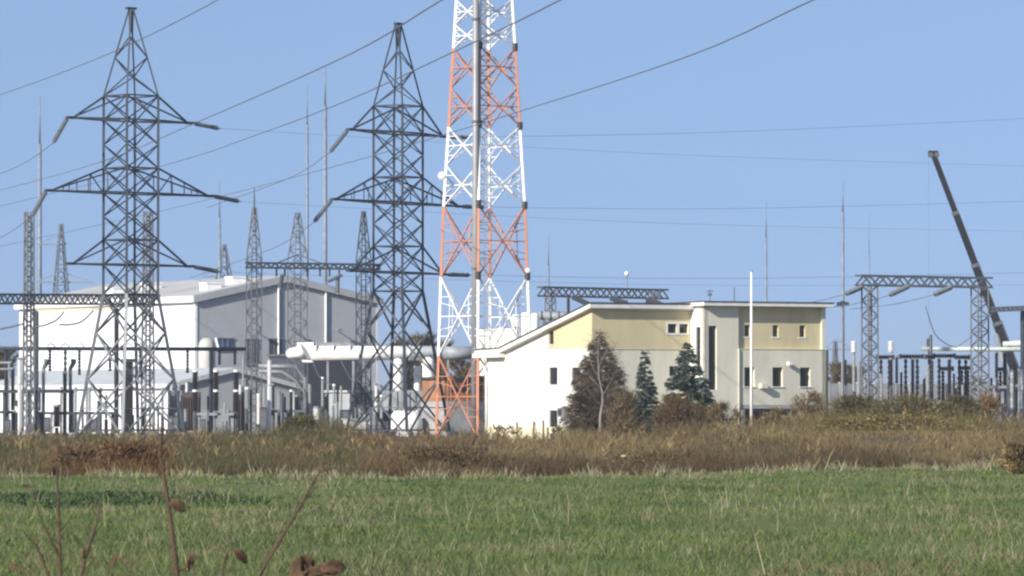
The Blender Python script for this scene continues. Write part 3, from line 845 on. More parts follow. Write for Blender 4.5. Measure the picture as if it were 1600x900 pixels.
# ------------------------------------------------------------------ orange and white tower
def striped():
    Y = 404.0; px = 756.5; S = Sx(Y); c = Vector((XG(px, Y), Y, 0)); yaw = math.radians(-9)
    root = thing('lattice_tower', 'tall orange and white lattice tower in the middle, running out of the frame', 'tower', c)
    yy = [-330, 0, 322, 480, 690]; rr = [22, 44, 64, 70, 76]
    R = lambda y: float(np.interp(y, yy, rr)) / S
    dirs = [math.radians(a) for a in (180 - 7.5, 270 - 7.5, 360 - 7.5, 90 - 7.5)]
    def node(y, k):
        a = dirs[k % 4]; z = Zof(y, Y) if y < 690 else 0
        return c + Vector((math.cos(a) * R(y), math.sin(a) * R(y), z))
    bands = [(-330, -170, 'red'), (-170, -45, 'red'), (-45, 75, 'white'), (75, 198, 'red'), (198, 322, 'white'), (322, 433, 'red'), (433, 556, 'white'), (556, 690, 'red')]
    panels = [(-330, -250), (-250, -170), (-170, -105), (-105, -45), (-45, 0), (0, 38), (38, 75), (75, 137), (137, 198), (198, 258), (258, 322), (322, 433), (433, 556), (556, 690)]
    cm = lambda y: M[[b[2] for b in bands if b[0] <= y < b[1]][0]]
    for k in range(4):
        k2 = k + 1
        for a, b, m in bands: bar(root, 'leg', node(a, k), node(b, k), .20, M[m])
        for a, b in panels:
            m = cm((a + b) / 2); mid = (a + b) / 2
            A, B, C_, D_ = node(a, k), node(a, k2), node(b, k), node(b, k2)
            X = .25 * (A + B + C_ + D_); big = b - a > 100
            w = .095 if big else .08
            bar(root, 'brace', A, X, w, m); bar(root, 'brace', B, X, w, m); bar(root, 'brace', C_, X, w, m); bar(root, 'brace', D_, X, w, m)
            E, F_ = .5 * (A + C_), .5 * (B + D_)
            bar(root, 'horizontal', E, F_, .075, m)
            for (p, q) in ((E, A), (E, C_), (F_, B), (F_, D_)):
                bar(root, 'secondary_brace', .5 * (p + X), .5 * (q + X) if big else .5 * (p + q), .05, m)
                bar(root, 'secondary_brace', .5 * (q + X), .5 * (p + q), .055, m)
                if big:
                    bar(root, 'secondary_brace', .25 * q + .75 * X, .35 * q + .65 * p, .05, m)
    # dish antennas and ladder inside
    for (x, y, r) in ((693, 275, .32), (827, 423, .2)):
        p = P(x, y, Y - 1)
        n = thing
        d = MB().tube([p, p + Vector((-.1, -.25, 0)), p + Vector((-.14, -.34, 0))], [r * .3, r, r], 14).build('dish_antenna', M['white'], root, smooth=True)
        MB().bar(p, Vector((node(y, 0 if x < 756 else 2))), .08).build('bracket', M['galv'], d)
    la = c + Vector((.25, .3, 0))
    lb = MB()
    for sx in (-.22, .22): lb.bar(la + Vector((sx, 0, .3)), la + Vector((sx, 0, Zof(-330, Y))), .06)
    lb.build('ladder_rails', M['galv'], root)
    rg = MB()
    z = .6
    while z < Zof(-330, Y): rg.bar(la + Vector((-.19, 0, z)), la + Vector((.19, 0, z)), .035); z += .6
    g = rg.build('ladder_rungs', M['galv'], root); g['kind'] = 'stuff'
    for y in (75, 198, 322, 433):
        for k in (1, 2):
            MB().tube([node(y, k) - Vector((0, 0, .25)), node(y, k) + Vector((0, 0, .35))], .22, 8).build('beacon_lamp', M['frame'], root)
striped()
Y = 401.0
t = thing('steel_mast', 'thick plain grey pole rising in front of the striped tower', 'mast', (XG(741.5, Y), Y, 0))
MB().tube([(XG(741.5, Y), Y, 0), P(743.2, 330, Y), P(744.0, -300, Y)], [.29, .28, .23], 16).build('shaft', M['steel_pole'], t, smooth=True)
for y in (30, 190, 420): MB().tube([P(743.6 - y * .0008, y + 2, Y), P(743.6 - y * .0008, y - 2, Y)], .32, 16).build('flange', M['steel_mid'], t)

# ------------------------------------------------------------------ lattice masts and portals of the switchyard
def lattice_mast(px, Y, y0, hw0, hw1, label, name='lattice_mast', cat='mast', n=14, yb=690, yaw=YAW, m='steel_mid', spike=None, w=.10, group=None, shoulder=None, caps=None, root=None):
    """tapering square mast. y0 top, half widths in pixels at top and foot"""
    S = Sx(Y); c = Vector((XG(px, Y), Y, 0))
    if root is None: root = thing(name, label, cat, c, group)
    zt = Zof(y0, Y); zs = Zof(shoulder, Y) if shoulder else None
    def hw(z):
        if zs:
            return (hw1 + (hw0 - hw1) * max(0, (z - zs) / (zt - zs))) / S
        return (hw1 + (hw0 - hw1) * z / zt) / S
    cy, sy = math.cos(yaw), math.sin(yaw)
    f = 1 / (abs(cy) + abs(sy))
    def node(z, k):
        h = hw(z) * f; a, b = ((1, 1), (-1, 1), (-1, -1), (1, -1))[k % 4]
        return c + Vector(((a * cy - b * sy) * h, (a * sy + b * cy) * h, z))
    brks = [0, zt] if not zs else [0, zs, zt]
    for k in range(4):
        for i in range(len(brks) - 1): bar(root, 'leg', node(brks[i], k), node(brks[i + 1], k), w, M[m])
    lb = MB()
    for i in range(n):
        z0, z1 = zt * i / n, zt * (i + 1) / n
        for k in range(4):
            a, b = (z0, z1) if (i + k) % 2 else (z1, z0)
            lb.bar(node(a, k), node(b, k + 1), w * .45)
            if i % 2 == 0: lb.bar(node(z0, k), node(z0, k + 1), w * .42)
    g = lb.build('lacing', M[m], root); g['kind'] = 'stuff'
    MB().box(c + UP * .1, (2.2 * hw(0), 2.2 * hw(0), .5), yaw).build('footing', M['concrete'], root)
    if spike:
        zp = Zof(spike, Y)
        MB().tube([c + UP * (zt - .5), c + UP * (zt + (zp - zt) * .6), c + UP * zp], [.09, .06, .03], 6).build('lightning_rod', M[m], root)
    return root

def lattice_beam(p, q, h, d, label, name='portal_beam', n=10, m='steel_mid', w=.13, group=None, root=None):
    """box lattice beam between two points (top chord heights)"""
    p, q = Vector(p), Vector(q)
    if root is None: root = thing(name, label, 'beam', p, group)
    ax = (q - p).normalized(); sd = Vector((-ax.y, ax.x, 0)).normalized() * d
    for a in (0, 1):
        for b in (0, 1):
            o = sd * (a - .5) - UP * h * b
            bar(root, 'chord', p + o, q + o, w, M[m])
    L = q - p
    for a in (0, 1):
        o = sd * (a - .5)
        for i in range(n):
            t0, t1, t2 = i / n, (i + .5) / n, (i + 1) / n
            bar(root, 'brace', p + L * t0 + o - UP * h, p + L * t1 + o, w * .7, M[m])
            bar(root, 'brace', p + L * t1 + o, p + L * t2 + o - UP * h, w * .7, M[m])
    for i in range(n + 1):
        bar(root, 'cross_brace', p + L * (i / n) - sd * .5, p + L * (i / n) + sd * .5, w * .6, M[m])
    return root

# left portal
lattice_mast(45, 432, 331, 7, 9.5, 'lattice portal column at the far left of the yard', n=30, m='steel_mid', w=.13, group='portal columns')
lattice_mast(231, 440, 330, 7, 10.5, 'slim lattice portal column seen behind the left pylon', n=30, m='steel_mid', w=.13, group='portal columns')
o = Vector((XG(-40, 428), 428, 0))
pp = lambda px, py, o=o: (lambda p: p + UP * Zof(py, p.y))(o + DV * along(o, px, DV))
lattice_beam(pp(-40, 459.5), pp(246, 461.5), .78, .9, 'dark lattice beam across the far left in front of the white hall', n=17, m='steel_dark', w=.15)
Y = 430
# middle portal
lattice_mast(397, 452, 324, 2.6, 12, 'lattice portal column with long lightning rod left of the grey gable centre', n=26, spike=293, m='steel_mid', shoulder=405, group='portal columns')
lattice_mast(568, 452, 330, 2.6, 11.5, 'lattice portal column half hidden by the right pylon', n=26, m='steel_dark', shoulder=405, group='portal columns')
lattice_mast(465, 468, 332, 3.5, 15.5, 'lattice tower with pointed top above the hall ridge', n=24, m='steel_mid', shoulder=405, group='portal columns')
r_ = lattice_beam(P(384, 410.5, 451.2), P(594, 413.5, 453), .42, .8, 'dark beam spanning between the two portal columns before the grey gable', n=16, m='steel_dark', w=.15)
for k, px in enumerate((432, 445, 480, 500, 515, 530)):
    bar(r_, 'hanger', P(px, 419, 452), P(px, 432, 452), .16, M['steel_dark'])
for px0, py0, px1, py1 in ((465, 398, 430, 412), (465, 398, 505, 412)):
    bar(r_, 'stay', P(px0, py0, 466), P(px1, py1, 453), .08, M['steel_mid'])
for i, (x0, y0, x1, y1) in enumerate(((536, 429, 510, 441), (441, 428, 438, 452), (528, 433, 527, 460))):
    string(P(x0, y0, 451), P(x1, y1, 450.5), f"{('slanting', 'upright short', 'upright long')[i]} insulator string under the beam before the grey gable")
# small faint lattice masts far back
def far_arm_mast(px, Y, y0, hb, arms, label, yb=690):
    r = lattice_mast(px, Y, y0, 2.2, hb, label, n=20, m='far_steel', w=.15, name='far_pylon', cat='pylon', yaw=math.radians(20))
    for (y, l, rr) in arms:
        a, b = P(px - l, y, Y), P(px + rr, y, Y)
        bar(r, 'crossarm', a, b, .2, M['galv_far'])
        bar(r, 'crossarm_tie', P(px, y - 16, Y), a, .1, M['galv_far'])
        bar(r, 'crossarm_tie', P(px, y - 16, Y), b, .1, M['galv_far'])
    return r
far_arm_mast(95, 620, 350, 32, [(382, 38, 8), (441, 40, 52)], 'small far pylon with uneven arms right of the far left column')
far_arm_mast(350, 640, 382, 58, [(432, 34, 12)], 'small far pylon peeking over the hall roof')
for i, (px, yt, yt2, Y, r, lab) in enumerate((
        (62, 150, 225, 700, .34, 'thin pale mast at the far left edge'),
        (480, 133, 195, 760, .26, 'faint pale mast between the pylons, left of two'),
        (508, 105, 165, 720, .34, 'faint pale mast between the pylons, right and taller of two'),
        (343, 283, 340, 620, .2, 'thin mast standing above the hall roof'),
        (857, 366, 414, 520, .14, 'thin lightning mast above the short portal beam'),
        (1197, 316, 372, 640, .18, 'thin mast rising behind the right office roof'),
        (1317, 284, 332, 600, .2, 'thin tall mast between office and right portal'),
        (1358, 334, 398, 470, .08, 'lightning rod mast above the left column of the right portal'))):
    t = thing('lightning_mast', lab, 'mast', (XG(px, Y), Y, 0), 'thin lightning masts')
    MB().tube([(XG(px, Y), Y, 0), P(px, yt2, Y)], [r, r * .8], 8).build('shaft', M['galv_far'], t, smooth=True)
    MB().tube([P(px, yt2, Y), P(px, yt, Y)], [r * .45, r * .25], 6).build('spike', M['galv_far'], t, smooth=True)
# short portal behind the office
Y = 452
lattice_mast(860, Y, 451, 8, 9, 'short lattice column under the left end of the beam behind the office', n=24, m='steel_mid', group='portal columns')
lattice_mast(1022, Y + 6, 455, 8, 9, 'short lattice column under the right end of the beam behind the office', n=24, m='steel_mid', group='portal columns')
r_ = lattice_beam(P(844, 448.5, Y), P(1040, 453, Y + 9), .78, .8, 'lattice beam showing above the office roof', n=10, m='steel_mid', w=.15)
for i, (x0, y0, x1, y1) in enumerate(((893, 463, 921, 476), (952, 465, 982, 475), (1008, 468, 1040, 478))):
    string(P(x0, y0, Y), P(x1, y1, Y - 1), f"slanting insulator string, {('left', 'middle', 'right')[i]} one above the office roof", k=1.3)
t = thing('support_post', 'black post between beam and office roof', 'post', (XG(888, Y), Y, 0))
MB().tube([(XG(888, Y), Y, 0), P(888, 462, Y)], .13, 8).build('shaft', M['insul_black'], t)
t = thing('street_lamp', 'single lamp post with round head above the office roof', 'lamp', (XG(979.5, 470), 470, 0))
MB().tube([(XG(979.5, 470), 470, 0), P(979.5, 431, 470)], .06, 8).build('pole', M['galv'], t)
MB().tube([P(979.5, 431.5, 470), P(979.4, 429, 470), P(979, 426, 470), P(978.6, 424, 470)], [.08, .2, .2, .06], 10).build('lamp_head', M['white'], t, smooth=True)

# right portal
Y = 430
lattice_mast(1359, Y, 446, 12, 13, 'left lattice column of the portal on the right', n=20, m='steel_mid', w=.12, group='portal columns')
lattice_mast(1531, Y + 4, 448, 13, 14, 'right lattice column of the portal beside the crane', n=20, m='steel_mid', w=.12, group='portal columns')
lattice_beam(P(1341, 430.5, Y - .5), P(1546, 434.5, Y + 5), .8, 1.0, 'lattice beam across the top of the right portal', n=8, m='steel_mid', w=.16)
for i, (x0, y0, x1, y1) in enumerate(((1348, 448, 1320, 460), (1422, 446, 1388, 462), (1488, 448, 1458, 461))):
    string(P(x0, y0, Y), P(x1, y1, Y - 2), f"slanting insulator string, {('left', 'middle', 'right')[i]} one hanging off the right portal beam", k=1.2)
    cable([(x1, y1, Y - 2), (x1 - 60, y1 + 14, Y + 4), (x1 - 130, y1 + 22, Y + 12)], .03, f"slack cable leaving the {('left', 'middle', 'right')[i]} insulator of the right portal", 'slack cables at the right portal')
cable([(1446, 478, 436), (1460, 520, 436), (1478, 537, 437), (1494, 543, 438)], .04, 'curved dropper cable under the right portal beam')
cable([(1552, 488, 440), (1525, 520, 438), (1494, 543, 438)], .03, 'slanting dropper cable beside the right portal column')
# beam and dark column at the right edge
Y = 446
lattice_beam(P(1550, 481, Y), P(1650, 477, Y - 3), .3, .5, 'short dark beam at the right edge of the frame', n=7, m='steel_dark', w=.14)
t = thing('support_post', 'dark column at the right edge under the short beam', 'post', (XG(1600, Y), Y, 0))
MB().box((XG(1601, Y), Y, Zof(486, Y) / 2), (.55, .5, Zof(486, Y)), YAW).build('shaft', M['steel_dark'], t)
MB().box((XG(1601, Y), Y, .2), (1, 1, .4), YAW).build('footing', M['concrete'], t)

# floodlight mast
t = thing('floodlight_mast', 'floodlight mast with cluster head right of the office', 'lamp', (XG(1316, 470), 470, 0))
MB().tube([(XG(1316, 470), 470, 0), P(1316, 474, 470)], [.12, .07], 8).build('pole', M['galv'], t)
for k in (-6, 0, 6): MB().box(P(1317 + k, 473 + abs(k) * .3, 469.8), (.42, .2, .34)).build('floodlight', M['steel_dark'], t)

# ------------------------------------------------------------------ switchyard apparatus
def ribs(z0, z1, r, n):
    p = [(z0, r * .6)]
    for k in range(n):
        z = z0 + (z1 - z0) * (k + .15) / n; dz = (z1 - z0) / n
        p += [(z, r * .62), (z + dz * .2, r), (z + dz * .45, r), (z + dz * .75, r * .62)]
    return p + [(z1, r * .6)]
def lathe(parent, name, base, prof, m, n=10):
    me = lathe_mesh(name, prof, m, n)
    o = bpy.data.objects.new(name, me); col.objects.link(o); o.parent = parent
    o.location = Vector(base) - Vector(parent.location); return o
def post_insulator(px, Y, y0, ymid, label, mm='insul_black', r=.2, cap='galv', yb=690, sup='steel_mid', two=None, name='post_insulator', cat='insulator', group='post insulators'):
    """ribbed column from y0 (top) to ymid on a steel support that stands on the ground"""
    base = Vector((XG(px, Y), Y, 0)); t = thing(name, label, cat, base, group)
    zt, zm = Zof(y0, Y), Zof(ymid, Y)
    if zm > .2: MB().box(base + UP * zm / 2, (.22, .22, zm), YAW).build('support', M[sup], t)
    cuts = [zm, zt] if not two else [zm, Zof(two, Y), zt]
    for a, b in zip(cuts, cuts[1:]):
        lathe(t, 'ribbed_column', base, ribs(a + .05, b - .1, r, max(4, int((b - a) * 6))), M[mm])
        MB().tube([base + UP * (b - .12), base + UP * (b + .06)], r * .85, 10).build('cap', M[cap], t)
    return t

# bus pipe of the left yard, on its hangers
o = Vector((XG(-40, 442), 442, 0))
pb_ = lambda px, py: (lambda p: p + UP * Zof(py, p.y))(o + DV * along(o, px, DV))
t = thing('busbar_pipe', 'long dark horizontal busbar pipe across the left yard', 'pipe', o)
MB().tube([pb_(-40, 544.5), pb_(384, 545.5)], .17, 10).build('pipe', M['steel_dark'], t, smooth=True)
for px in (80, 102, 125, 201, 219):
    c = [pb_(px + 6 * math.cos(a), 543 - 6 * math.sin(a)) for a in np.linspace(0, math.pi, 7)]
    MB().tube(c, .05, 5).build('expansion_loop', M['galv'], t)
for px, yb in ((78, 580), (102, 606), (124, 586), (172, 580), (194, 590), (219, 590), (293, 583), (343, 570), (367, 570)):
    p = pb_(px, 547)
    lathe(t, 'hanging_insulator', (p.x, p.y, 0), ribs(Zof(yb, p.y), p.z, .15, 7), M['insul_black' if px > 300 else 'steel_dark'])
for px in (10, 182, 330):
    p = pb_(px, 546); MB().box((p.x, p.y, p.z / 2), (.28, .28, p.z - .1), YAW).build('post', M['steel_dark'], t)

t = thing('gantry_frame', 'yellowish pipe frame with tall dark post in front of the white hall', 'gantry', (XG(182, 444), 444, 0))
q = lambda px, py: P(px, py, 444)
MB().bar(q(56, 485.5), q(184, 481.5), .22).build('beam', M['plinth'], t)
MB().box((XG(182, 444), 444, Zof(482, 444) / 2), (.3, .3, Zof(482, 444)), YAW).build('post', M['frame'], t)
MB().box((XG(57, 444), 444, Zof(485, 444) / 2), (.3, .3, Zof(485, 444)), YAW).build('post', M['steel_mid'], t)
for i, k in enumerate((((100, 487), (88, 500), (70, 508), (55, 511)), ((146, 485), (128, 502), (110, 507), (92, 507)), ((36, 506), (20, 510), (0, 514)))):
    cable([(a, b, 443) for a, b in k], .085, f"thick curved cable, {('middle', 'right', 'left')[i]} of three hanging before the white hall", 'thick curved cables')

# horizontal support tables
def table(px0, px1, py, Y, legs, label, th=.22, m='steel_dark'):
    o = Vector((XG(px0, Y), Y, 0)); r = thing('equipment_stand', label, 'stand', o, 'steel equipment stands')
    q = lambda px, y: P(px, y, Y)
    MB().obox(q(px0, py) - Vector((0, .5, th / 2)), (XG(px1, Y) - XG(px0, Y), 0, 0), (0, 1.0, 0), UP * th).build('top', M[m], r)
    for px in legs:
        MB().box((XG(px, Y), Y, (q(0, py).z - th / 2) / 2), (.24, .24, q(0, py).z - th / 2), 0).build('leg', M[m], r)
    return r
table(-5, 116, 612, 436, (7, 46, 101, 113), 'long dark stand below the bent insulators at the far left')
table(54, 182, 645.5, 433, (66, 101, 140, 157, 176), 'low dark stand in front of the white low building')
table(-8, 24, 644, 437, (-2, 11, 21), 'low stand at the left edge of the frame')
table(308, 366, 647, 436, (312, 338, 363), 'stand carrying the three black insulator columns', m='trafo_grey')
table(418, 478, 642.5, 440, (425, 450, 474), 'low stand left of the dark shed', m='steel_mid')

post_insulator(20, 437, 575, 642, 'black column at the left edge above the low stand', r=.2)
post_insulator(31, 434, 560, 602, 'white column near the left edge', 'insul_white', r=.24, sup='white')
for i, px in enumerate((70, 112)):
    t = post_insulator(px - 2, 436, 575, 611, f"grey insulator with bent top, {('left', 'right')[i]} of two on the long stand", 'insul_grey', r=.19)
    MB().tube([P(px - 2, 576, 436), P(px, 572, 436), P(px + 2.5, 568, 436), P(px + 3, 561, 436)], [.14, .2, .22, .24], 10).build('bent_terminal', M['steel_mid'], t, smooth=True)
post_insulator(101.5, 435.5, 582, 690, 'tall dark green column behind the low stand', 'insul_black', r=.21, two=612)
post_insulator(89, 432, 633, 668, 'stubby black block on the low stand', 'insul_black', r=.36)
for i, (px, mm) in enumerate(((140, 'insul_grey'), (157, 'insul_black'), (118, 'insul_grey'), (62, 'insul_grey'))):
    post_insulator(px, 432.5, 606, 643, f"{('grey column third along', 'dark column right end', 'grey column second along', 'grey column left end')[i]} of the low stand", mm, r=.15)
t = thing('control_column', 'wide dark column beside the left pylon centre', 'column', (XG(200, 446), 446, 0))
MB().box((XG(200, 446), 446, Zof(566, 446) / 2), (.7, .6, Zof(566, 446)), YAW).build('shaft', M['frame'], t)
MB().box((XG(200, 446), 446, Zof(566, 446) + .15), (.9, .8, .3), YAW).build('cap', M['steel_mid'], t)
# breakers
for i, px in enumerate((305, 337.5, 369)):
    post_insulator(px, 436, 579, 643, f"{('left', 'middle', 'right')[i]} black insulator column with pale caps on the shared stand", 'insul_black', r=.27, cap='white', two=610)
def transformer(px0, px1, y0, Y, label, mm, fins=7):
    x0, x1 = XG(px0, Y), XG(px1, Y); zt = Zof(y0, Y)
    r = thing('transformer', label, 'transformer', ((x0 + x1) / 2, Y, 0), 'transformers')
    MB().obox((x0, Y, .35), (x1 - x0, 0, 0), (0, 1.5, 0), UP * (zt - .35)).build('tank', M[mm], r)
    for k in range(fins):
        x = x0 + (x1 - x0) * (k + .5) / fins
        MB().obox((x - .05, Y - .35, .6), (.1, 0, 0), (0, .345, 0), UP * (zt - 1.0)).build('radiator_fin', M[mm], r)
    MB().box(((x0 + x1) / 2, Y + .7, .2), ((x1 - x0) + .3, 1.9, .35)).build('plinth', M['concrete'], r)
    for k in (.25, .75):
        lathe(r, 'bushing', (x0 + (x1 - x0) * k, Y + .7, 0), ribs(zt, zt + .8, .14, 5), M['insul_white'])
    return r
transformer(284, 312, 613, 438, 'dark maroon transformer left of the black insulator columns', 'trafo')
transformer(364, 378, 616, 440, 'narrow dark transformer behind the right black insulator column', 'trafo', 4)
transformer(262, 284, 610, 445, 'grey transformer tank by the right foot of the left pylon', 'trafo_grey', 5)
# curved tank by the hall
t = thing('expansion_vessel', 'pale rounded vessel in front of the grey gable left corner', 'tank', (XG(323, 491), 491, 0))
MB().tube([P(323, 690, 491), P(323, 540, 491), P(323, 533, 491), P(323, 528, 491)], [.82, .82, .68, .3], 18).build('shell', M['hall_roof'], t, smooth=True)
MB().bar(P(337, 528, 490), P(342, 548, 490), .18).build('strut', M['white'], t)
# scattered columns between the low building and the shed
for i, (px, Y, y0, ym, mm, r, lab) in enumerate((
        (421, 438, 561, 603, 'insul_white', .2, 'white column in front of the low gable, right of the portal column'),
        (404, 437, 616, 664, 'insul_white', .18, 'short white ribbed column close to the portal column'),
        (380, 441, 560, 612, 'insul_grey', .12, 'slim grey column left of the portal column'),
        (386, 438, 606, 640, 'insul_grey', .24, 'grey column with pale cap left of the portal column foot'),
        (436, 442, 612, 642, 'insul_grey', .17, 'grey column left of the dark shed, beside the low stand'),
        (455, 441, 610, 642, 'insul_black', .15, 'black column at the right end of the low stand near the shed'),
        (484, 444, 601, 632, 'insul_grey', .16, 'grey column before the left part of the dark shed'),
        (522, 444, 601, 632, 'insul_grey', .16, 'grey column with white foot before the middle of the dark shed'),
        (495, 440, 636, 668, 'insul_white', .34, 'stout white cylinder before the dark shed'),
        (504, 446, 590, 636, 'insul_grey', .14, 'slim grey column under the duct before the dark shed'),
        (464, 443, 618, 640, 'insul_black', .22, 'short black column left of the dark shed corner'),
        (596, 436, 618, 655, 'insul_grey', .15, 'grey column between the pale cabin and the tank'),
        (588, 437, 600, 648, 'insul_white', .14, 'pale column near the left foot of the right pylon'))):
    post_insulator(px, Y, y0, ym, lab, mm, r=r, sup='white' if px in (522, 421) else 'steel_mid', cap='white' if i % 2 else 'galv')
for i, (px, Y, y0, w, lab) in enumerate(((12, 431, 656, .5, 'dark control box at the left edge under the low stand'), (49, 430, 662, .6, 'dark control box at the foot of the far left portal column'),
        (74, 431, 652, .5, 'dark control box under the left part of the low stand'), (147, 431, 655, .55, 'dark control box under the right part of the low stand'),
        (271, 433, 650, .9, 'wide dark control box by the grey transformer tank'), (317, 434, 655, .5, 'dark control box under the stand with three black columns'),
        (352, 434, 658, .45, 'narrow dark control box under the right part of that three column stand'), (412, 436, 636, .6, 'dark control box between white column and low stand'),
        (448, 440, 652, .7, 'dark control box under the low stand left of the shed'), (540, 441, 640, .6, 'dark control box before the right part of the shed'))):
    t = thing('control_box', lab, 'cabinet', (XG(px, Y), Y, 0), 'dark control boxes in the left yard')
    zt = Zof(y0, Y)
    MB().box((XG(px, Y), Y, zt / 2 + .15), (w, .4, zt - .3)).build('body', M['steel_dark'], t)
    MB().box((XG(px, Y), Y - .21, zt / 2 + .15), (w * .8, .03, (zt - .3) * .8)).build('door', M['steel_mid'], t)
    for s_ in (-1, 1): MB().box((XG(px, Y) + s_ * w * .35, Y, .1), (.08, .08, .4)).build('leg', M['steel_mid'], t)
for i, (px, Y, y0, ym, mm, r, lab) in enumerate((
        (473, 445, 596, 626, 'insul_black', .14, 'black column at the left corner of the dark shed'),
        (512, 443, 612, 646, 'insul_black', .13, 'black column between the two grey columns before the shed'),
        (533, 444, 604, 640, 'insul_grey', .13, 'slim grey column before the right part of the shed'),
        (427, 441, 600, 640, 'insul_black', .13, 'thin black column on the left of the low stand by the gable'),
        (290, 434, 640, 668, 'insul_grey', .16, 'short grey column before the maroon transformer'),
        (254, 436, 606, 650, 'insul_grey', .14, 'slim grey column at the right leg of the left pylon'),
        (224, 437, 636, 668, 'insul_black', .18, 'short black column beside the slim lattice portal column'),
        (166, 434, 618, 655, 'insul_grey', .13, 'slim grey column left of the tall dark gantry post'))):
    post_insulator(px, Y, y0, ym, lab, mm, r=r)
for i, k in enumerate((((488, 562), (500, 590), (520, 602)), ((533, 564), (548, 592), (560, 604)), ((410, 580), (430, 604), (455, 610)), ((462, 598), (472, 620), (484, 602)))):
    cable([(a, b, 444) for a, b in k], .045, ('thin slanting cable below the left end of the duct', 'thin slanting cable below the middle of the duct', 'sagging cable across the low grey gable', 'short sagging cable at the shed corner')[i], 'slack cables by the shed')
# pipe runs above the low gable
t = thing('pipe_run', 'bent grey pipes running from the low gable to the duct', 'pipe', (XG(430, 445), 445, 0))
for k, (y0, y1) in enumerate(((572, 568), (580, 590))):
    MB().tube([P(404, y0, 445), P(440, y0 + 1, 445), P(462, y1 + 4, 445), P(476, y1 + 24, 445), P(477, 690, 445)], .2 - .04 * k, 8).build('pipe', M['galv'], t, smooth=True)
# pale rails at the far left edge
t = thing('pipe_rail', 'two pale pipes at the left edge of the yard', 'pipe', (XG(0, 440), 440, 0))
for y in (567, 577): MB().tube([P(-30, y, 440), P(18, y, 440)], .12, 8).build('pipe', M['galv'], t)
for px in (-12, 14): MB().bar(P(px, 567, 440), P(px, 692, 440), .14).build('support', M['galv'], t)
t = thing('control_cabinet', 'tall white cabinet near the left edge', 'cabinet', (XG(30, 438), 438, 0))
MB().box((XG(30, 438), 438, Zof(612, 438) / 2), (.62, .5, Zof(612, 438)), 0).build('body', M['white'], t)
MB().box((XG(30, 438), 437.73, 1.5), (.5, .03, 1.8), 0).build('door', M['duct'], t)

# ---- right yard
W0 = Vector((XG(1286, 476), 476, 0))
t = thing('boundary_wall', 'grey concrete panel wall behind the right switchyard', 'wall', W0)
wl = along(W0, 1660, DV); nP = 14
for k in range(nP):
    MB().obox(W0 + DV * (wl * k / nP + .12), DV * (wl / nP - .24), EV * .2, UP * (Zof(599, 476) - .02 * (k % 3))).build('panel', M['concrete'], t)
for k in range(nP + 1):
    MB().obox(W0 + DV * (wl * k / nP - .11) - EV * .08, DV * .22, EV * .34, UP * (Zof(598, 476) + .06)).build('post', M['concrete'], t)
t = thing('busbar_pipe', 'pale green busbar pipe behind the right portal column', 'pipe', (XG(1545, 448), 448, 0))
MB().tube([P(1440, 545, 449), P(1640, 546, 446)], .2, 10).build('pipe', M['crane_light'], t, smooth=True)
MB().tube([P(1568, 538, 447.5), P(1640, 534, 446)], .26, 10).build('pipe', M['crane_light'], t, smooth=True)
for px in (1452, 1571, 1612): MB().bar(P(px, 546, 448), (XG(px, 448), 448, 0), .26).build('post', M['steel_mid'], t)
for i, (px, Y, lab) in enumerate(((1334, 436, 'white topped column left of the right portal'), (1392, 437, 'white topped dark column right of the portal left leg'))):
    p_ = post_insulator(px, Y, 552 if i == 0 else 560, 612 if i == 0 else 604, lab, 'insul_grey' if i == 0 else 'insul_black', r=.15 if i == 0 else .2)
    lathe(p_, 'white_top', (XG(px, Y), Y, 0), ribs(Zof(551, Y), Zof(533, Y), .26, 5), M['insul_white'])
for i, (x0, x1, y, Y) in enumerate(((1370, 1396, 558, 438), (1406, 1442, 557, 439), (1446, 1459, 557.5, 440), (1459, 1492, 556, 440), (1494, 1514, 558, 441), (1468, 1489, 576, 442), (1498, 1517, 575, 442), (1557, 1569, 577, 442))):
    lab = ('leftmost in the upper row', 'long one, second in the upper row', 'shortest one in the upper row', 'long one, fourth in the upper row', 'last in the upper row', 'left one in the lower row', 'right one in the lower row', 'single one right of the portal column')[i]
    t = thing('switch_chamber', f'black horizontal switch chamber, {lab} of the right yard', 'switchgear', (XG((x0 + x1) / 2, Y), Y, 0), 'horizontal black switch chambers')
    a, b = P(x0, y, Y), P(x1, y, Y)
    prof_ = ribs(0, (b - a).length, .21, 8)
    o_ = lathe(t, 'ribbed_chamber', a, prof_, M['insul_black']); o_.rotation_mode = 'QUATERNION'; o_.rotation_quaternion = (b - a).to_track_quat('Z', 'Y')
    for q_ in (a, b): MB().box(q_, (.16, .4, .42)).build('end_cap', M['steel_dark'], t)
    for f_ in ((.25, .75) if x1 - x0 > 15 else (.5,)):
        c = a.lerp(b, f_)
        lathe(t, 'insulator', (c.x, c.y, 0), ribs(Zof(626, Y), c.z - .2, .15, 8), M['insul_black'])
        MB().box((c.x, c.y, Zof(626, Y) / 2), (.24, .24, Zof(626, Y))).build('support', M['galv'], t)
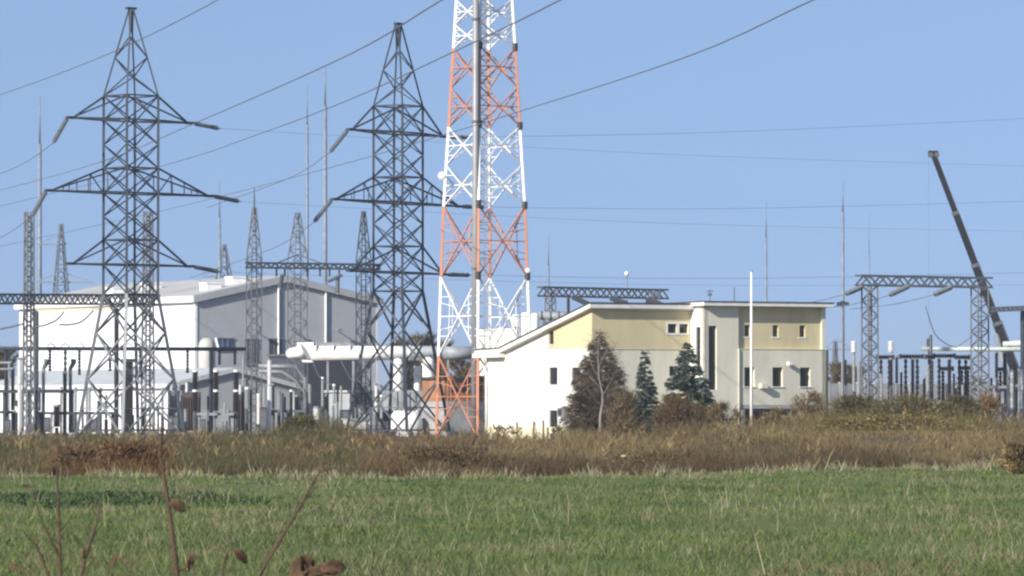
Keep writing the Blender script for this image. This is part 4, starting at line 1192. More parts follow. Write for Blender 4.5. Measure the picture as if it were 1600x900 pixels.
for i, (px, Y, y0, ym, mm, r, lab) in enumerate((
        (1401, 437, 556, 600, 'insul_black', .15, 'slim black column close right of the white topped one'),
        (1450, 434, 571, 612, 'insul_grey', .17, 'pale column before the black switch chambers'),
        (1444, 436, 590, 640, 'insul_black', .15, 'black column left of the pale one in the right yard'),
        (1426, 434, 560, 640, 'insul_black', .17, 'tall black column under the second switch chamber'),
        (1483, 434, 560, 626, 'insul_black', .17, 'tall black column under the long fourth switch chamber'),
        (1494, 433, 604, 640, 'insul_black', .13, 'short black column left of the portal right leg'),
        (1504, 435, 602, 650, 'insul_grey', .12, 'slim pale column left of the portal right leg'),
        (1557, 440, 551, 592, 'insul_black', .16, 'black column right of the portal right leg, left of two'),
        (1570, 441, 551, 602, 'insul_black', .2, 'black column right of the portal right leg, right of two'),
        (1580, 438, 578, 640, 'insul_white', .24, 'pale ribbed column near the right edge, left of two'),
        (1595, 438, 574, 640, 'insul_white', .26, 'pale ribbed column at the right edge'),
        (1588, 437, 606, 655, 'insul_black', .14, 'dark column between the two pale ones at the right edge'),
        (1342, 435, 566, 618, 'insul_grey', .2, 'grey column touching the left leg of the right portal'),
        (1377, 433, 585, 640, 'insul_grey', .14, 'grey column at the foot of the right portal left leg'))):
    post_insulator(px, Y, y0, ym, lab, mm, r=r, sup='galv')
table(1398, 1512, 629, 436, (1410, 1440, 1470, 1505), 'grey stand under the black columns of the right yard', m='galv')
table(1518, 1572, 605, 440, (1524, 1548, 1566), 'grey stand right of the portal right leg', m='galv')
t = thing('measuring_post', 'thin dark post standing above the black switch chambers', 'post', (XG(1454.5, 443), 443, 0))
MB().tube([(XG(1454.5, 443), 443, 0), P(1454.5, 546, 443), P(1454.5, 523, 443)], [.13, .13, .12], 8).build('shaft', M['steel_mid'], t)
for px, yy_ in ((1301, 533), (1310, 548)):
    pass
far_arm_mast(1305, 640, 533, 9, [(546, 16, 30)], 'small far pylon right of the office corner')

# slim posts that crowd both yards
MARKS = {'left': ((0, 'left frame edge'), (45, 'far left portal column'), (89, 'stubby black block'), (112, 'right bent insulator'), (140, 'low dark stand middle'), (182, 'tall gantry post'), (231, 'slim portal column behind the left pylon'),
                  (298, 'maroon transformer'), (337, 'middle black insulator column'), (397, 'portal column with long rod'), (450, 'low stand left of the shed'), (495, 'stout white cylinder'), (546, 'small pale cabin')),
         'right': ((1290, 'right office corner'), (1334, 'white topped pale column'), (1359, 'right portal left leg'), (1392, 'white topped dark column'), (1426, 'second black chamber'), (1450, 'pale column'), (1483, 'long fourth black chamber'), (1504, 'slim pale column'),
                   (1531, 'right portal right leg'), (1560, 'crane boom foot'), (1600, 'right edge column'))}
_seen = {}
def slim(px, Y, y0, side, m, w):
    mx, mn = min(MARKS[side], key=lambda k: abs(k[0] - px))
    key = (mn, px < mx); _seen[key] = _seen.get(key, 0) + 1
    o_ = ('', 'second ', 'third ', 'fourth ')[_seen[key] - 1]
    t = thing('slim_post', f"{o_}slim {'dark' if m == 'steel_mid' else 'pale'} grey post just {'left' if px < mx else 'right'} of the {mn}", 'post', (XG(px, Y), Y, 0), f'slim posts of the {side} yard')
    zt = Zof(y0, Y)
    MB().box((XG(px, Y), Y, zt * .325), (w, w, zt * .65)).build('support', M[m], t)
    lathe(t, 'ribbed_column', (XG(px, Y), Y, 0), ribs(zt * .65, zt, w * .75, 8), M['insul_black' if m == 'steel_mid' else 'insul_grey'])
for px in (1295, 1322, 1350, 1409, 1417, 1434, 1458, 1474, 1490, 1511, 1520, 1540, 1549, 1563, 1575, 1585, 1598):
    slim(px + rng.uniform(-2, 2), rng.uniform(438, 455), rng.uniform(562, 606), 'right', ('steel_mid', 'galv')[int(rng.integers(0, 2))], .17)
for px in (6, 26, 38, 60, 82, 94, 108, 128, 136, 152, 190, 210, 240, 248, 276, 296, 324, 350, 392, 414, 440, 446, 470, 508, 528, 546):
    slim(px + rng.uniform(-2, 2), rng.uniform(433, 444), rng.uniform(596, 650), 'left', ('steel_mid', 'galv', 'steel_mid')[int(rng.integers(0, 3))], .17)

# ------------------------------------------------------------------ mobile crane
def crane():
    Y = 490.0
    base = Vector((XG(1612, Y), Y, 0))
    r = thing('mobile_crane', 'mobile crane with long raised dark boom at the right edge', 'crane', base)
    tip, foot = P(1459, 243, Y), P(1603, 622, Y)
    ax = foot - tip
    secs = [(0, .25, .48), (.235, .46, .58), (.45, .70, .70), (.69, 1.0, .84)]
    for i, (a, b, w) in enumerate(secs):
        p, q = tip + ax * a, tip + ax * b
        MB().bar(p, q, w, w * 1.05).build('boom_section', M['crane_dark'], r)
        if i: 
            MB().bar(p - ax.normalized() * .1, p + ax.normalized() * .25, w + .05, w + .07).build('collar', M['steel_mid'], r)
    n = ax.normalized()
    MB().bar(tip + ax * .02 + Vector((.25, -.5, .1)), tip + ax * .97 + Vector((.35, -.5, .1)), .035).build('hoist_rope', M['galv'], r)
    h = MB().box(tip + Vector((-.05, 0, .2)), (.95, .6, .5)).build('boom_head', M['crane_dark'], r)
    for k in (-.3, .28): MB().tube([tip + Vector((k, -.34, .05)), tip + Vector((k, .34, .05))], .25, 12).build('sheave', M['steel_mid'], h)
    MB().tube([tip + Vector((-.5, 0, -.2)), Vector((tip.x - .5, Y, 9.0))], .01, 5).build('load_rope', M['cable'], r)
    MB().tube([Vector((tip.x - .5, Y, 9.0)), Vector((tip.x - .5, Y, 8.0))], .22, 8).build('hook_block', M['steel_dark'], r)
    # luffing ram
    MB().tube([tip + ax * .735 + Vector((-.5, -.2, 0)), P(1582, 628, Y - 1)], .26, 10).build('luffing_ram', M['galv'], r)
    MB().box(base + Vector((1.2, 0, 2.6)), (5.2, 2.6, 1.7), .2).build('slewing_house', M['crane_light'], r)
    MB().box(base + Vector((4.4, .6, 2.5)), (1.8, 2.7, 1.6), .2).build('counterweight', M['steel_mid'], r)
    cb = MB().prism([base + Vector((-1.9, -1.4, 1.8)), base + Vector((-.3, -1.4, 1.8)), base + Vector((-.3, -1.4, 3.5)), base + Vector((-1.5, -1.4, 3.5))], (0, 1.1, 0)).build('cab', M['crane_light'], r)
    MB().obox(base + Vector((-1.45, -1.44, 2.5)), (1.0, 0, 0), (0, .035, 0), (0, 0, .8)).build('cab_window', M['glass'], cb)
    MB().box(base + Vector((.5, 0, 1.25)), (12, 2.5, .8)).build('chassis', M['crane_dark'], r)
    for k in (-4.5, -2.9, 2.4, 4.0, 5.4):
        for s in (-1, 1):
            c = base + Vector((k, s * 1.1, .75))
            w = MB().tube([c - Vector((0, .22, 0)), c + Vector((0, .22, 0))], .75, 18).build('wheel', M['rubber'], r)
            MB().tube([c - Vector((0, .24, 0)), c + Vector((0, .24, 0))], .36, 12).build('rim', M['galv'], w)
crane()

# ------------------------------------------------------------------ fence posts by the gable
for i, (px, yt) in enumerate(((808, 660), (834, 659), (849, 657), (856, 668), (865, 671))):
    Y = 338
    g = G(px, Y)
    o = MB().bar(g - UP * .2, P(px, yt, Y), .14).bar(P(px, yt + 1, Y), P(px, yt - .6, Y), .10).build('fence_post', M['wood'], None, loc=g)
    tag(o, f"dark wooden fence post, {('first', 'second', 'third', 'fourth', 'fifth')[i]} from the left before the lit gable", 'post', 'fence posts by the gable')

# ------------------------------------------------------------------ vegetation
def rand_dir(n, up=.5, spread=1.0):
    a = rng.random(n) * 2 * math.pi
    d = np.stack([np.cos(a) * spread, np.sin(a) * spread, np.full(n, up)], 1) * (1 + rng.normal(0, .2, (n, 1)))
    d += rng.normal(0, .15, (n, 3))
    return d / np.linalg.norm(d, axis=1, keepdims=True)

# meadow grass
def meadow():
    parts = []
    def field(n, y0, y1, hmu, wmu, pal, clump=0.0, up=1.6, mask=None, mxy=None, sig=(.16, .3)):
        # even in the picture, so denser near the far edge is not needed
        Yr = y0 * (y1 / y0) ** rng.random(n)
        px = rng.uniform(-160, 1760, n)
        x = (px - 800) / FPX * Yr
        if clump:
            k = max(4, int(n / clump)); cx = rng.integers(0, n, k); idx = rng.integers(0, k, n)
            x = x[cx][idx] + rng.normal(0, sig[0], n); Yr = Yr[cx][idx] + rng.normal(0, sig[1], n)
        if mask is not None:
            keep = mask(800 + FPX * x / Yr, HZ + FPX * EYE / Yr); x, Yr = x[keep], Yr[keep]
        keep = Yr < 167.5 + 1.22 * np.maximum(0, x - 3.5) + rng.normal(0, .8, len(x)); x, Yr = x[keep], Yr[keep]
        if mxy is not None:
            keep = mxy(x, Yr); x, Yr = x[keep], Yr[keep]
        n = len(x)
        B = np.stack([x, Yr, ground_h(x, Yr) - .01], 1)
        h = hmu * np.exp(rng.normal(0, .35, n))
        D_ = rand_dir(n, up) * h[:, None]
        parts.append(blades(B, D_, np.full(n, wmu) * (.7 + .6 * rng.random(n)) * (Yr / 90), pick(pal, n, .10), .4))
    green = [(0.098, 0.145, 0.039), (0.116, 0.163, 0.047), (0.108, 0.153, 0.044), (0.131, 0.173, 0.055), (0.088, 0.131, 0.035)]
    soft = [(0.144, 0.178, 0.066), (0.163, 0.184, 0.074), (0.131, 0.168, 0.058), (0.186, 0.194, 0.085)]
    straw = [(.26, .24, .14), (.22, .205, .12), (.29, .265, .17), (.19, .19, .105)]
    lush = [(0.063, 0.107, 0.031), (0.075, 0.117, 0.035), (0.084, 0.128, 0.039)]
    def patch(x, y, s=1.0, o=0.0):
        y = y * .42
        return (np.sin(x * .6 * s + o + 1.7 * np.sin(y * .8 * s + o)) + np.sin(y * 1.3 * s - o * 2 + 1.3 * np.sin(x * .55 * s)) + .7 * np.sin(x * 2.3 * s + y * 1.9 * s + o) + .5 * np.sin(x * 4.1 * s - y * 3.3 * s)) / 2
    field(120000, 58, 190, .10, .013, green, 0, 1.7, None, lambda x, y: patch(x, y) < .55)
    field(95000, 58, 190, .10, .013, soft, 0, 1.9, None, lambda x, y: patch(x, y) > -.1)
    field(70000, 58, 190, .115, .014, lush, 0, 1.5, None, lambda x, y: patch(x, y, .8, 2.2) > .35)
    field(42000, 58, 190, .15, .010, soft + straw, 14, 2.2, None, lambda x, y: patch(x, y, .6, 4.) > .25)
    field(9000, 58, 190, .20, .010, straw, 9, 2.4, None, lambda x, y: patch(x, y, .5, 1.) > .2)
    # withered patches, a metre or two across
    field(15000, 60, 185, .13, .013, straw + [(.20, .16, .095)], 260, 1.9, sig=(.55, 2.2))
    field(8000, 60, 185, .15, .012, straw + soft, 120, 2.1, sig=(.3, 1.0))
    field(14000, 60, 160, .12, .014, [(.06, .085, .035), (.07, .095, .04)], 200, 1.4, sig=(.9, 1.4))
    # darker green streaks in the grass on the left
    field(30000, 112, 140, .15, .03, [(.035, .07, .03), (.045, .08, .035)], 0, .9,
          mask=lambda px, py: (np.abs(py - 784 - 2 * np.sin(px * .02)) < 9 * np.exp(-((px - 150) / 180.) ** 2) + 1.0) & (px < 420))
    field(5000, 58, 75, .16, .018, [(.17, .13, .08), (.20, .155, .095)], 12, 1.2, lambda px, py: (px > 1180) & (py > 845) | (np.abs(px - 130) < 110) & (py > 850))
    # pale seam at the field edge
    n = 8000
    px = rng.uniform(-120, 1720, n); edge = np.interp(px, [0, 1000, 1400, 1720], [746, 744, 736, 732]) + 1.6 * np.sin(px * .043) + 1.2 * np.sin(px * .11 + 2)
    Yr = FPX * EYE / (edge - HZ) + rng.normal(-1.2, 2.2, n); x = (px - 800) / FPX * Yr
    B = np.stack([x, Yr, ground_h(x, Yr)], 1); h = (.2 + .12 * np.sin(px * .037 + 1) * np.sin(px * .013)) * np.exp(rng.normal(0, .45, n))
    parts.append(blades(B, rand_dir(n, 2.2) * h[:, None], np.full(n, .035), pick(straw, n), .4))
    # stray tall stalks
    n = 150
    Yr = rng.uniform(66, 155, n); px = rng.uniform(-100, 1700, n); x = (px - 800) / FPX * Yr
    B = np.stack([x, Yr, ground_h(x, Yr)], 1)
    parts.append(blades(B, rand_dir(n, 3.5) * (.5 + .4 * rng.random((n, 1))), np.full(n, .016) * (Yr / 90), pick(straw, n), .3))
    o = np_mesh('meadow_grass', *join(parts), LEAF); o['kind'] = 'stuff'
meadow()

# dry weeds between field and yard
OLIVE = [(0.105, 0.094, 0.044), (0.089, 0.082, 0.039), (0.124, 0.106, 0.050), (0.078, 0.072, 0.037)]
RUSSET = [(0.184, 0.100, 0.047), (0.152, 0.088, 0.045), (0.205, 0.120, 0.057), (0.131, 0.080, 0.044)]
TAN = [(0.226, 0.168, 0.082), (0.189, 0.143, 0.071), (0.252, 0.194, 0.097), (0.163, 0.124, 0.064)]
BROWN = [(0.152, 0.110, 0.059), (0.128, 0.095, 0.054), (0.173, 0.128, 0.067), (0.113, 0.085, 0.049)]
GREENY = [(0.173, 0.155, 0.049), (0.139, 0.128, 0.040), (0.205, 0.182, 0.057), (0.111, 0.103, 0.037)]
DARKW = [(0.116, 0.082, 0.047), (0.097, 0.071, 0.042), (0.134, 0.094, 0.052), (0.088, 0.067, 0.040)]
def weed_field():
    parts = []
    Nc = 15000
    t = rng.random(Nc) ** 1.7
    px0 = rng.uniform(-140, 1740, Nc)
    edge = np.interp(px0, [0, 1000, 1400, 1720], [745, 744, 735, 731])
    Yf = FPX * EYE / (edge - HZ)
    Yc = Yf + (345 - Yf) * t
    top = np.interp(px0, [0, 120, 300, 420, 470, 540, 600, 700, 760, 880, 960, 1060, 1150, 1240, 1300, 1400, 1500, 1560, 1600, 1740],
                    [684, 684, 686, 674, 658, 668, 684, 686, 686, 682, 668, 668, 664, 655, 648, 646, 648, 654, 656, 656])
    gz = ground_h((px0 - 800) / FPX * Yc, Yc)
    # height that reaches the photographed silhouette at the back, lower in front
    top = top + 4 * np.sin(px0 * .033) + 3 * np.sin(px0 * .081 + 1)
    yt = edge - 24 - (edge - 24 - top) * np.clip(t * 1.5, 0, 1) + rng.normal(0, 7, Nc) + 7 * np.sin(px0 * .027 + t * 11) + 4 * np.sin(px0 * .09 - t * 17)
    H = np.clip(EYE + (HZ - yt) * Yc / FPX - gz, .35, 2.6)
    nz = 1.3 * np.sin(px0 * .013 + 1.3 + t * 3) + 1.2 * np.sin(px0 * .029 + t * 9) + 1.3 * np.sin(t * 15 + px0 * .006) + rng.normal(0, .4, Nc)
    left = px0 < 560; rus = (px0 > 80) & (px0 < 270) & (t < .35); mid = (px0 >= 560) & (px0 < 780); right = px0 >= 780
    front = t < .16 + .06 * np.sin(px0 * .02) - .10 * sm(px0, 1150, 1350)
    mound = (px0 >= 1260) & (px0 < 1530) & (t > .3)
    for i, (pal, msk) in enumerate((
            (RUSSET, rus), (OLIVE, left & ~rus & (nz < 1.1)), (BROWN + OLIVE, left & ~rus & (nz >= 1.1)),
            (RUSSET[1:2] + BROWN, mid & (nz < 1.0)), (BROWN + OLIVE, mid & (nz >= 1.0)),
            (GREENY + TAN[:2] + OLIVE, mound), (DARKW, right & front & ~mound),
            (TAN, right & ~front & ~mound & (nz > -.2)), (BROWN + TAN, right & ~front & ~mound & (nz <= -.2) & (nz > -1.6)),
            (OLIVE + BROWN, right & ~front & ~mound & (nz <= -1.6)))):
        idx = np.nonzero(msk)[0]
        for grp, nb, hk, up, wk in (('stem', 9, 1.0, 3.8, .013), ('twig', 13, .4, 1.7, .016)):
            k = np.repeat(idx, nb); n = len(k)
            x = (px0[k] - 800) / FPX * Yc[k] + rng.normal(0, .3, n); y = Yc[k] + rng.normal(0, .4, n)
            z = ground_h(x, y)
            hh = H[k] * hk * (.65 + .5 * rng.random(n))
            if grp == 'twig': z = z + H[k] * rng.random(n) * .75
            B = np.stack([x, y, z - .02], 1)
            parts.append(blades(B, rand_dir(n, up) * hh[:, None], wk * (.6 + .8 * rng.random(n)) * (Yc[k] / 180), pick(pal, n, .13), .4))
    # taller pale stalks with seed heads, ragged above the rest
    n = 1300
    tt = rng.random(n); px1 = rng.uniform(-120, 1720, n); edge = np.interp(px1, [0, 1000, 1400, 1720], [745, 744, 735, 731])
    y = FPX * EYE / (edge - HZ); y = y + 1 + (330 - y) * tt ** 1.6; x = (px1 - 800) / FPX * y
    keep = rng.random(n) < (.35 + .65 * (np.sin(px1 * .02) * np.sin(px1 * .007 + tt * 4) > 0)); x, y, px1 = x[keep], y[keep], px1[keep]; n = len(x)
    hs = .7 + .6 * rng.random(n)
    B = np.stack([x, y, ground_h(x, y)], 1); D_ = rand_dir(n, 5) * hs[:, None]
    cst = pick(TAN + BROWN[:1], n, .2)
    parts.append(blades(B, D_, .016 * y / 170, cst, .15))
    for k in range(5):
        parts.append(blades(B + D_ * (.78 + .05 * k), rand_dir(n, 1.5) * .22, .03 * y / 170, np.clip(cst * 1.08, 0, .8), .3))
    o = np_mesh('dry_weeds', *join(parts), LEAF); o['kind'] = 'stuff'
weed_field()

def bush(px, Y, ytop, hw, pal, label, n=1500, name='dry_bush', cat='bush', stems=6, fine=.03, shape=.8, leafy=.22):
    g = G(px, Y); r = thing(name, label, cat, g)
    S = Sx(Y); H = Zof(ytop, Y) - g.z; W = hw / S
    sb = MB(); st = []
    for k in range(stems):
        a = rng.random() * 6.28; rad = W * .55 * rng.random()
        p1 = g + Vector((math.cos(a) * rad * .4, math.sin(a) * rad * .4, H * .4)); p2 = g + Vector((math.cos(a) * rad * 1.2, math.sin(a) * rad * 1.2, H * (.7 + .2 * rng.random())))
        sb.tube([g + Vector((math.cos(a) * .08, math.sin(a) * .08, -.1)), p1, p2], [.045, .032, .012], 5)
    o = sb.build('stems', M['bark'], r); o['kind'] = 'stuff'
    # clumped volume of twigs and small leaves
    nc = max(12, n // 40)
    ca = rng.random(nc) * 6.28; cr = np.sqrt(rng.random(nc)); cz = rng.random(nc)
    env = np.where(cz < .35, .75 + .25 * cz / .35, np.sqrt(np.clip(1 - ((cz - .35) / .65) ** 2, 0, 1)) ** shape)
    cc = np.stack([np.cos(ca) * cr * W * env, np.sin(ca) * cr * W * env, cz * H * .95], 1)
    k = rng.integers(0, nc, n)
    B = cc[k] + rng.normal(0, 1, (n, 3)) * np.array([W * .13, W * .13, H * .07])
    B[:, 2] = np.clip(B[:, 2], 0, H)
    out = B * np.array([1, 1, .2]); out /= (np.linalg.norm(out, axis=1, keepdims=True) + 1e-6)
    Dv = rand_dir(n, 1.4) + out * .5
    Dv *= (H * .13 * (.6 + .8 * rng.random(n)))[:, None]
    tint = (1 + .25 * np.sin(k * 1.7))[:, None]
    A1 = blades(B + np.array(g), Dv, fine * (.7 + .6 * rng.random(n)), np.clip(pick(pal, n, .22) * tint, .005, .8), .4)
    m = int(n * leafy)
    k = rng.integers(0, nc, m)
    B = cc[k] + rng.normal(0, 1, (m, 3)) * np.array([W * .12, W * .12, H * .07]); B[:, 2] = np.clip(B[:, 2], .05, H)
    A2 = blades(B + np.array(g), rand_dir(m, .2) * (.14 + .1 * rng.random((m, 1))), np.full(m, .09), np.clip(pick(pal, m, .25) * (1 + .25 * np.sin(k * 1.7))[:, None], .005, .8), .3)
    np_mesh('crown', *join([A1, A2]), LEAF, r)
    return r

bush(205, 171, 693, 62, RUSSET, 'wide russet bush at the field edge on the left', 4200, shape=.5, leafy=0.04, fine=.034)
bush(120, 170, 700, 42, RUSSET[:2] + BROWN, 'low reddish bush left of the wide russet one', 2400, shape=.5, leafy=0.04, fine=.034)
bush(470, 300, 653, 34, GREENY[1:] + OLIVE, 'olive green bush rising below the dark shed', 2600)
bush(977, 300, 618, 30, [(.17, .13, .07), (.21, .16, .085), (.13, .105, .06)], 'yellowish tan bush beside the brown leafless tree', 2400)
bush(1066, 305, 622, 42, RUSSET[2:] + BROWN, 'wide reddish brown bush in front of the large spruce', 3200)
bush(1130, 310, 632, 28, TAN + BROWN, 'brown bush left of the flagpole', 1900)
bush(1262, 318, 616, 30, BROWN + TAN[:1], 'bare brown bush below the right office windows', 2200, leafy=.2)
bush(1215, 312, 640, 26, TAN, 'pale tan bush right of the flagpole', 1500)
bush(1335, 296, 622, 50, OLIVE + GREENY[1:2], 'dark olive bush at the left of the right mound', 3600)
bush(1420, 292, 619, 70, GREENY[1:] + OLIVE + BROWN[:1], 'broad yellow green bush in the middle of the right mound', 5200, shape=.9, leafy=.08)
bush(1495, 298, 622, 44, OLIVE, 'dull olive bush at the right of the right mound', 3200)
bush(1392, 246, 649, 110, GREENY + TAN + BROWN[:1], 'low yellow green thicket in front of the right mound', 8000, shape=.5, fine=.034, leafy=.1)
bush(1546, 330, 616, 16, [(.26, .13, .045), (.20, .12, .045), (.16, .12, .05)], 'small orange leaved bush at the foot of the portal right column', 1300)
bush(1592, 172, 694, 34, TAN + RUSSET[2:3], 'tan bush at the right edge of the field', 2600, shape=.5, leafy=0.04, fine=.034)
bush(700, 172, 700, 90, RUSSET[1:2] + BROWN, 'long low reddish thicket below the striped tower', 4600, shape=.5, leafy=0.04, fine=.034)
bush(1010, 178, 708, 70, BROWN + TAN[:1], 'low brown thicket at the field edge below the spruces', 3000, shape=.5, leafy=0.04, fine=.034)
bush(876, 333, 662, 14, OLIVE + TAN, 'thin weedy shrub by the lowest gable window', 500, leafy=.2)
bush(788, 336, 664, 20, BROWN + TAN, 'thin dry shrub at the left corner of the lit gable', 700, leafy=.2)

def conifer(px, Y, ytop, hw, pal, label, whorls, per, droop=.25, needle=.32, name='spruce_tree', gap=.06, blunt=1.0, nb=60, wid=.05, lift=.25):
    g = G(px, Y); r = thing(name, label, 'tree', g)
    H = Zof(ytop, Y) - g.z; W = hw / Sx(Y)
    MB().tube([g - UP * .2, g + UP * H * .5, g + UP * H * .99], [.16, .09, .015], 8).build('trunk', M['bark'], r, smooth=True)
    lb = MB(); parts = []
    for i in range(whorls):
        t = i / (whorls - 1)
        z = H * (.06 + .92 * t)
        for j in range(max(3, int(per * (1 - t * .5)))):
            a = rng.random() * 6.28
            L = W * (1 - t ** blunt) * (.75 + .45 * rng.random()) + .12
            d = Vector((math.cos(a), math.sin(a), 0))
            z0 = z + rng.normal(0, H * .012)
            p = [g + UP * z0, g + d * L * .5 + UP * (z0 - droop * L * .4), g + d * L + UP * (z0 - droop * L * .55 + lift * L * .3)]
            lb.tube(p, [.03, .02, .006], 4, cap=False)
            n = max(6, int(nb * L / W))
            s = np.sqrt(rng.random(n))[:, None]
            P0, P1, P2 = (np.array(q) for q in p)
            B = (1 - s) ** 2 * P0 + 2 * s * (1 - s) * P1 + s * s * P2
            dd = np.array(d); sd = np.array([-d.y, d.x, 0])
            sg = rng.choice([-1, 1], (n, 1)) * rng.random((n, 1))
            Dv = dd * (.55 + .3 * rng.random((n, 1))) + sd * sg * .9 + np.array([0, 0, 1]) * rng.normal(-.22, .28, (n, 1))
            Dv *= needle * (.6 + .7 * rng.random((n, 1))) * (.55 + .45 * (1 - t))
            tint = 1 + .3 * math.sin(i * 1.3 + j * 2.1)
            parts.append(blades(B, Dv, wid * (.7 + .6 * rng.random(n)), np.clip(pick(pal, n, .22) * tint, .004, .6), .35))
    lb.build('branches', M['bark'], r)['kind'] = 'stuff'
    np_mesh('crown', *join(parts), LEAF, r)
    return r
BLUE = [(.09, .125, .105), (.115, .155, .135), (.07, .10, .082), (.14, .18, .155)]
conifer(1008, 322, 549, 27, BLUE, 'slim blue green spruce between the brown tree and the large spruce', 24, 10, needle=.40, nb=95, wid=.085)
conifer(1074, 322, 534, 46, [(.085, .115, .088), (.115, .15, .125), (.065, .09, .068), (.15, .185, .16)], 'large blue green spruce in front of the stair block', 26, 13, needle=.46, blunt=1.5, nb=120, wid=.095)
DARKB = [(.14, .108, .082), (.17, .13, .10), (.11, .088, .07), (.15, .122, .088)]
conifer(937, 326, 519, 47, DARKB, 'broad brown leafless tree covering the office corner', 36, 13, droop=-.15, needle=.75, name='larch_tree', blunt=1.75, nb=85, wid=.028, lift=.6)

def birch():
    Y = 318; g = G(938, Y)
    r = thing('birch_tree', 'bare young birch with white forked trunk before the brown tree', 'tree', g)
    q = lambda px, py, dy=0: P(px, py, Y + dy)
    MB().tube([g - UP * .2, q(938, 650), q(942, 628), q(941, 612), q(936, 590), q(934.5, 560), q(935, 540), q(938, 524)], [.10, .09, .085, .07, .055, .035, .022, .01], 8).build('trunk', M['birch'], r, smooth=True)
    for k in (((942, 618), (950, 604), (957, 590), (966, 575)), ((935, 575), (942, 560), (950, 545)), ((935, 590), (925, 572), (920, 556)), ((941, 612), (930, 598), (921, 588)), ((936, 553), (930, 540), (928, 528))):
        MB().tube([q(*p) for p in k], [.032, .024, .014, .008][:len(k)], 6).build('branch', M['birch'], r, smooth=True)
    n = 420
    s = rng.random(n); c = np.array([q(938, 560)]) ; H = g.z
    z = Zof(635, Y) + (Zof(518, Y) - Zof(635, Y)) * s
    W = 1.7 * np.sin(np.clip(s, .05, .97) * math.pi) ** .7
    a = rng.random(n) * 6.28; rad = W * np.sqrt(rng.random(n))
    B = np.stack([g.x + np.cos(a) * rad, g.y + np.sin(a) * rad, z], 1)
    np_mesh('crown', *blades(B, rand_dir(n, .6) * .5, np.full(n, .02), pick([(.12, .09, .075), (.15, .12, .10), (.09, .07, .06)], n), .5), LEAF, r)
birch()

def bare_tree(px, Y, ytop, hw, label, pal):
    g = Vector((XG(px, Y), Y, 0)); r = thing('bare_tree', label, 'tree', g, 'leafless trees behind the plant')
    H = Zof(ytop, Y); W = hw / Sx(Y)
    MB().tube([g, g + UP * H * .45, g + UP * H * .85], [.3, .2, .05], 7).build('trunk', M['bark'], r)
    lb = MB(); parts = []
    for i in range(26):
        a = rng.random() * 6.28; t = .25 + .65 * rng.random(); d = Vector((math.cos(a), math.sin(a), 0))
        e = g + UP * H * min(.97, t + .28) + d * W * (.55 + .45 * rng.random()) * math.sin(min(1, t) * 2.6)
        lb.tube([g + UP * H * t, (g + UP * H * (t + .12)).lerp(e, .5), e], [.09, .06, .02], 4, cap=False)
        n = 60; s = rng.random((n, 1)); B = np.array(g + UP * H * t) * (1 - s) + np.array(e) * s
        parts.append(blades(B, rand_dir(n, 1.0) * (H * .12 * (.5 + rng.random((n, 1)))), np.full(n, .09), pick(pal, n), .4))
    lb.build('branches', M['bark'], r)['kind'] = 'stuff'
    np_mesh('crown', *join(parts), LEAF, r)
for i, (px, Y, yt, hw, lab) in enumerate(((634, 640, 534, 26, 'brown bare tree above the duct behind the right pylon, left of three'), (662, 650, 526, 26, 'brown bare tree above the duct behind the right pylon, middle of three'),
        (688, 660, 536, 22, 'brown bare tree above the duct behind the right pylon, right of three'), (722, 610, 560, 30, 'brown bare tree between the striped tower and the office'),
        (4, 600, 546, 26, 'olive bare tree at the left edge beyond the yard'), (-30, 605, 540, 30, 'bare tree just cut by the left edge'), (1306, 620, 570, 26, 'grey bare tree just right of the office corner'), (1338, 640, 574, 22, 'grey bare tree behind the right portal left column'))):
    bare_tree(px, Y, yt, hw, lab, BROWN + OLIVE[:2])

def far_wood():
    n = 42000
    px = rng.uniform(-400, 2000, n); Y = rng.uniform(1150, 1330, n)
    top = 6.5 + 2.2 * np.sin(px * .021) + 1.5 * np.sin(px * .067 + 1) + 1.0 * np.sin(px * .19)
    x = (px - 800) / FPX * Y; z = rng.random(n) * np.clip(top, 3, 14)
    B = np.stack([x, Y, z], 1)
    o = np_mesh('distant_woodland', *blades(B, rand_dir(n, .9) * 1.7, np.full(n, .55), pick([(.08, .075, .05), (.10, .085, .06), (.06, .065, .045), (.12, .10, .07)], n), .3), LEAF)
    o['kind'] = 'stuff'
far_wood()

# ------------------------------------------------------------------ weeds close to the camera
NEAR = 9.0
def leaf(parent, p, ang, L, w, curl=.4, m='dry_leaf', name='leaf', roll=.4):
    """withered leaf: a curled, folded blade with thickness, hanging from p in the direction ang (degrees, in the picture plane)"""
    ux = Vector((math.cos(math.radians(ang)), .25 * math.sin(ang), math.sin(math.radians(ang)))).normalized()
    uy = Vector((0, 1, 0)); uz = ux.cross(uy).normalized()
    wd = (uz * math.cos(roll) + uy * math.sin(roll)).normalized(); nn = ux.cross(wd)
    V, F = [], []
    N = 9
    for i in range(N):
        t = i / (N - 1); hw = w * .5 * math.sin(math.pi * min(1, t * .93 + .04)) ** .75 * (1 + .15 * math.sin(i * 2.3))
        c = Vector(p) + ux * L * t * (1 - .15 * t * curl) - nn * L * curl * t * t * .5
        for s in (-1, -.5, 0, .5, 1):
            V.append(c + wd * hw * s + nn * (abs(s) * hw * .55 + .1 * hw * math.sin(i * 1.9 + s * 3)))
    for i in range(N - 1):
        for k in range(4): F.append((i * 5 + k, i * 5 + k + 1, i * 5 + k + 6, i * 5 + k + 5))
    b = MB(); b.v = V; b.f = F
    o = b.build(name, M[m], parent, smooth=True)
    sol = o.modifiers.new('thickness', 'SOLIDIFY'); sol.thickness = .0006
    return o
